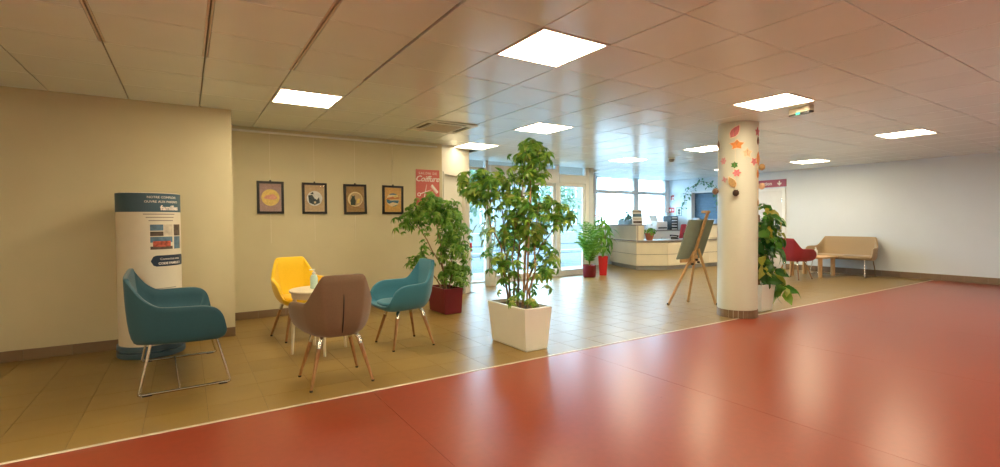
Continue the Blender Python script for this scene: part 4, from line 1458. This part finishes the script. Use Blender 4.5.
# behind the counter
t = thing('office_chair', 'red backed office chair with black frame behind the counter', 'chair', (11.80, 9.08, 0), math.radians(22))
obj('seat', bx(B(), -0.24, 0.24, -0.24, 0.24, 0.44, 0.52, 0.03, 2), BLACK, t, 40)
bm = bx(B(), -0.22, 0.22, -0.03, 0.03, 0.66, 1.14, 0.028, 2)
for v in bm.verts:
    v.co.y += -0.24 - (v.co.z - 0.66) * 0.15 + 0.3 * v.co.x ** 2
obj('backrest', bm, mat('office_red', (0.42, 0.03, 0.05), 0.7, var=0.08), t, 40)
obj('back_bar', tube(B(), [(0, -0.1, 0.46), (0, -0.28, 0.5), (0, -0.31, 0.9)], 0.022, 8), BLACK, t, 50)
obj('gas_post', tube(B(), [(0, 0, 0.10), (0, 0, 0.45)], 0.025, 10), BLACK, t, 50)
for k in range(5):
    a = k * 2 * math.pi / 5
    lg = obj('base_arm', tube(B(), [(0, 0, 0.11), (0.28 * math.cos(a), 0.28 * math.sin(a), 0.075)], [0.025, 0.016], 8), BLACK, t, 50)
    obj('castor', lathe(B(), [(0, 0), (0.018, 0.004), (0.024, 0.03), (0.018, 0.056), (0, 0.06)], 10, (0.28 * math.cos(a), 0.28 * math.sin(a), 0)), BLACK, lg, 50)
for s_ in (-1, 1):
    obj('armrest', tube(B(), [(s_ * 0.24, 0, 0.48), (s_ * 0.29, 0.02, 0.5), (s_ * 0.29, 0.02, 0.68), (s_ * 0.29, 0.14, 0.69), (s_ * 0.29, -0.12, 0.69)], 0.016, 6), BLACK, t, 50)

t = thing('cabinet', 'low white cabinet under the office windows', 'cabinet', (12.1, 9.78, 0))
obj('body', bx(B(), -0.65, 0.65, -0.22, 0.22, 0.04, 0.93, 0.004), WHITE, t)
obj('plinth', bx(B(), -0.63, 0.63, -0.20, 0.20, 0.0, 0.04), PLINTH, t)
obj('cabinet_top', bx(B(), -0.67, 0.67, -0.24, 0.22, 0.93, 0.96, 0.004), WORKTOP, t)
for k in range(3):
    d = obj('door', bx(B(), -0.64 + k * 0.43, -0.22 + k * 0.43, -0.238, -0.222, 0.07, 0.91, 0.003), WHITE, t)
    obj('handle', tube(B(), [(-0.26 + k * 0.43, -0.25, 0.6), (-0.26 + k * 0.43, -0.25, 0.75)], 0.006, 6), CHROME, d)
t = thing('printer', 'white desktop printer on the low cabinet', 'printer', (11.95, 9.76, 0.96))
obj('body', bx(B(), -0.24, 0.24, -0.18, 0.18, 0.0, 0.26, 0.02, 2), WHITE, t, 40)
obj('paper_tray', bx(B(), -0.18, 0.18, -0.205, -0.175, 0.05, 0.085, 0.004), BLACK, t)
obj('feed_tray', prism(B(), [(-0.17, 0.0), (0.17, 0.0), (0.17, 0.2), (-0.17, 0.2)], 0, 0.008, frame_mx((0, 0.12, 0.255), (1, 0, 0), (0, 0.35, 1))), WHITE, t)
t = thing('file_rack', 'black stacked file trays at the end of the low cabinet', 'file rack', (12.5, 9.72, 0.96))
for k in range(5):
    b_ = bx(B(), -0.14, 0.14, -0.16, 0.16, 0.085 * k, 0.085 * k + 0.012, 0.003)
    for s_ in (-1, 1):
        bx(b_, s_ * 0.14 - 0.006, s_ * 0.14 + 0.006, -0.16, 0.16, 0.085 * k, 0.085 * k + 0.085)
    obj('tray', b_, BLACK, t)
    obj('paper_stack', bx(B(), -0.125, 0.125, -0.15, 0.15, 0.085 * k + 0.013, 0.085 * k + 0.045), WHITE, t)
t = thing('desk_phone', 'black desk telephone on the low counter worktop', 'telephone', (11.02, 8.42, 0.748), math.radians(30))
obj('base', frustum(B(), [(-0.1, -0.1), (0.1, -0.1), (0.1, 0.1), (-0.1, 0.1)], [(-0.09, -0.05), (0.09, -0.05), (0.09, 0.09), (-0.09, 0.09)], 0, 0.06), BLACK, t)
obj('handset', tube(B(), [(-0.07, -0.10, 0.075), (-0.07, -0.05, 0.095), (-0.07, 0.07, 0.105), (-0.07, 0.12, 0.095)], [0.026, 0.016, 0.016, 0.026], 8), BLACK, t, 50)

# things in the hatch
FBL = mat('pale_blue_folder', (0.32, 0.45, 0.66), 0.5, var=0.05)
FBW = mat('blue_white_box', (0.60, 0.68, 0.80), 0.5, var=0.05)
for y0, y1, z, m, lb in ((8.98, 9.14, 0.30, FBW, 'pale box standing on the hatch sill beside the garland'), (8.70, 8.94, 0.22, FBL, 'blue folder box in the middle of the hatch sill'), (8.38, 8.62, 0.26, FBL, 'blue folder box on the hatch sill next to the pillar side')):
    t = thing('folder_box', lb, 'box', (XR + 0.03, (y0 + y1) / 2, HZ0))
    hw = (y1 - y0) / 2
    obj('box', bx(B(), -0.05, 0.05, -hw, hw, 0, z, 0.004), m, t)
    obj('lid_label', bx(B(), -0.053, -0.05, -hw * 0.5, hw * 0.5, z * 0.5, z * 0.8), WHITE, t)

# ivy garland round the hatch
t = thing('ivy_garland', 'green ivy garland draped around the service hatch', 'garland', (XR - 0.11, 8.9, 2.1))
path = [(0, 0.50, -0.55), (0, 0.46, -0.25), (0, 0.40, 0.02), (-0.02, 0.18, 0.16), (-0.02, -0.10, 0.28), (-0.02, -0.35, 0.24), (0, -0.60, 0.05), (0, -0.60, -0.6)]
obj('vine', tube(B(), path, 0.006, 5), BARK, t)
bm = B()
R_ = random.Random(9)
for a, b in zip(path, path[1:]):
    a, b = Vector(a), Vector(b)
    for k in range(int((b - a).length * 62)):
        q = a.lerp(b, R_.random()) + Vector((R_.uniform(-0.05, 0), R_.gauss(0, 0.05), R_.gauss(0, 0.06)))
        leaflet(bm, q, R_.uniform(0, 6.28), 0.075, 0.032, R_.uniform(-0.5, 1.5))
o = obj('ivy_leaves', bm, mat('ivy_leaf', (0.05, 0.22, 0.10), 0.4, var=0.3), t)
o['kind'] = 'stuff'

# notices on the right wall
SRED = mat('sign_red', (0.60, 0.04, 0.05), 0.5, var=0.03)
SGRN = mat('sign_green_grey', (0.22, 0.36, 0.36), 0.5, var=0.03)


def wall_notice(name, label, y0, y1, z0, z1, m, marks):
    t = thing(name, label, 'sign', (XR, (y0 + y1) / 2, (z0 + z1) / 2))
    hw, hh = (y1 - y0) / 2, (z1 - z0) / 2
    q = frame_mx((0, 0, 0), (0, -1, 0), (0, 0, 1))
    obj('panel', prism(B(), [(-hw, -hh), (hw, -hh), (hw, hh), (-hw, hh)], 0, 0.006, q), m, t)
    for a, b, c, d, mm in marks:
        obj('printed_mark', prism(B(), [(a * hw, c * hh), (b * hw, c * hh), (b * hw, d * hh), (a * hw, d * hh)], 0.006, 0.0075, q), mm, t)


wall_notice('wall_notice', 'small white notice with red markings high on the wall by the window', 9.80, 9.96, 1.86, 2.06, WHITE, [(-0.7, -0.2, -0.8, 0.6, SRED), (0.0, 0.7, 0.1, 0.8, SRED), (0.1, 0.6, -0.7, -0.1, SRED)])
wall_notice('wall_notice', 'red fire notice with white symbol beside the office window', 9.80, 10.02, 1.49, 1.65, SRED, [(-0.7, -0.1, -0.5, 0.5, SIGNW), (0.2, 0.8, 0.2, 0.5, SIGNW), (0.2, 0.8, -0.4, -0.1, SIGNW)])
wall_notice('wall_notice', 'grey green framed notice between fire notice and hatch', 9.53, 9.73, 1.38, 1.65, SGRN, [(-0.75, 0.75, -0.8, 0.8, WHITE), (-0.5, 0.5, 0.1, 0.6, SGRN), (-0.5, 0.5, -0.6, -0.1, SGRN)])
t = thing('wall_box', 'small pale grey switch box on the window mullion post', 'switch box', (12.70, YW - 0.04, 1.38))
obj('housing', bx(B(), -0.07, 0.07, -0.05, 0.0, -0.12, 0.12, 0.01), mat('pale_grey_plastic', (0.50, 0.52, 0.54), 0.5), t)
obj('switch_plate', bx(B(), -0.04, 0.04, -0.056, -0.05, -0.06, 0.06, 0.002), WHITE, t)

MAROON = mat('maroon_sign', (0.38, 0.085, 0.13), 0.5, var=0.03)
t = thing('direction_sign', 'maroon direction sign with white arrow above the pale door', 'sign', (XR, 7.0, 2.19))
q = frame_mx((0, 0, 0), (0, -1, 0), (0, 0, 1))
obj('panel', prism(B(), [(-0.56, -0.095), (0.56, -0.095), (0.56, 0.095), (-0.56, 0.095)], 0, 0.012, q), MAROON, t)
obj('lettering', text_bm('Restauration', 0.125, frame_mx((-0.0135, 0.44, -0.04), (0, -1, 0), (0, 0, 1)), bold=0.002), SIGNW, t)
bm = B()
prism(bm, [(0.375, 0.055), (0.405, 0.055), (0.405, -0.06), (0.375, -0.06)], 0.012, 0.014, q)
prism(bm, [(0.39, -0.065), (0.33, -0.005), (0.35, 0.015), (0.39, -0.025), (0.43, 0.015), (0.45, -0.005)], 0.012, 0.0145, q)
obj('arrow', bm, SIGNW, t)

# ------------------------------------------------------------------ ceiling fittings
DIFF = mat('light_diffuser', (0.9, 0.9, 0.88), 0.5, var=0, emit=PANEL_COL, estr=PANEL_E)
LFRAME = mat('light_frame', (0.80, 0.78, 0.74), 0.4)
names = {(1, 1): 'over the round side table', (6, 1): 'over the tiles between planter and entrance', (12, 1): 'beyond the pillar towards the counter', (18, 1): 'over the wooden coffee table',
         (6, 4): 'in front of the angled wall door', (12, 4): 'between the glass door and the counter', (3, -3): 'over the red floor before the white planter', (8, -3): 'over the red floor beside the pillar',
         (14, -3): 'over the red floor beyond the pillar', (18, 4): 'between the service hatch and the pale door'}
k = 0
fr = B()
for a, b, c, d in ((-0.295, -0.275, -0.295, 0.295), (0.275, 0.295, -0.295, 0.295), (-0.275, 0.275, -0.295, -0.275), (-0.275, 0.275, 0.275, 0.295)):
    bx(fr, a, b, c, d, -0.004, 0.03)
FRM = to_mesh('frame', fr, LFRAME)
DFM = to_mesh('diffuser', bx(B(), -0.276, 0.276, -0.276, 0.276, 0.0, 0.012), DIFF)
DFM_DIM = to_mesh('diffuser', bx(B(), -0.276, 0.276, -0.276, 0.276, 0.0, 0.012), mat('light_diffuser_dimmed', (0.9, 0.9, 0.88), 0.5, var=0, emit=PANEL_COL, estr=PANEL_E * 0.3))
for (i, j) in lights:  # panels missing from names are out of view, added as fill light
    lb = 'square ceiling light panel ' + names.get((i, j), 'added as fill light in the unseen part of the hall')
    t = thing('ceiling_light', lb, 'ceiling light', (GX0 + 0.6 * i + 0.3, GY0 + 0.6 * j + 0.3, CH), 0, 'square ceiling lights')
    link('frame', FRM, t)
    link('diffuser', DFM_DIM if (i, j) == (6, 4) else DFM, t)

t = thing('air_conditioner', 'square cream ceiling air conditioner cassette with dark slots', 'air conditioner', (GX0 + 0.6 * AC[0] + 0.3, GY0 + 0.6 * AC[1] + 0.3, CH - 0.024))
ACM = mat('ac_plastic', (0.88, 0.90, 0.84), 0.4, var=0.02)
bm = B()
H = 0.345
SL = 0.205
for a, b, c, d in ((-H, H, -H, -0.30), (-H, H, 0.30, H), (-H, -0.30, -0.30, 0.30), (0.30, H, -0.30, 0.30), (-0.22, 0.22, -0.235, 0.235), (-0.235, -0.22, -0.22, 0.22), (0.22, 0.235, -0.22, 0.22),
                   (-0.30, -SL, -0.30, -SL), (SL, 0.30, -0.30, -SL), (-0.30, -SL, SL, 0.30), (SL, 0.30, SL, 0.30)):
    bx(bm, a, b, c, d, 0.010, 0.018)
obj('casing', bm, ACM, t)
obj('slot_back', bx(B(), -0.29, 0.29, -0.29, 0.29, 0.0185, 0.030), BLACK, t)
for a, b, c, d in ((-SL, SL, -0.272, -0.266), (-SL, SL, 0.266, 0.272), (-0.272, -0.266, -SL, SL), (0.266, 0.272, -SL, SL)):
    obj('louvre', bx(B(), a, b, c, d, 0.013, 0.017), mat('ac_louvre', (0.25, 0.22, 0.18), 0.5), t)
bm = B()
for k in range(14):
    y = -0.19 + k * 0.029
    bx(bm, -0.19, 0.19, y, y + 0.018, 0.006, 0.010)
obj('intake_grille', bm, mat('ac_grille', (0.60, 0.54, 0.42), 0.5), t)

t = thing('emergency_light', 'cream emergency light box with green pictogram under the ceiling', 'emergency light', (5.74, 2.74, CH), math.radians(-20))
obj('housing', bx(B(), -0.035, 0.035, -0.14, 0.14, -0.06, 0.0, 0.006), mat('emergency_housing', (0.50, 0.44, 0.34), 0.5), t)
obj('lens', bx(B(), -0.034, 0.034, -0.138, 0.138, -0.078, -0.0605, 0.003), mat('dark_lens', (0.05, 0.05, 0.045), 0.2), t)
obj('green_indicator', bx(B(), -0.040, -0.0345, -0.02, 0.03, -0.078, -0.055), mat('green_led', (0.02, 0.5, 0.25), 0.4, var=0, emit=(0.1, 0.9, 0.5), estr=1.0), t)

t = thing('smoke_detector', 'round white smoke detector on the ceiling before the counter', 'detector', (8.16, 6.32, CH))
obj('mount', lathe(B(), [(0, 0), (0.065, 0), (0.065, -0.02), (0, -0.02)], 20), WHITE, t, 30)
obj('chamber', lathe(B(), [(0, -0.02), (0.05, -0.02), (0.052, -0.05), (0.035, -0.075), (0, -0.08)], 20), mat('detector_grey', (0.20, 0.19, 0.18), 0.5), t, 40)
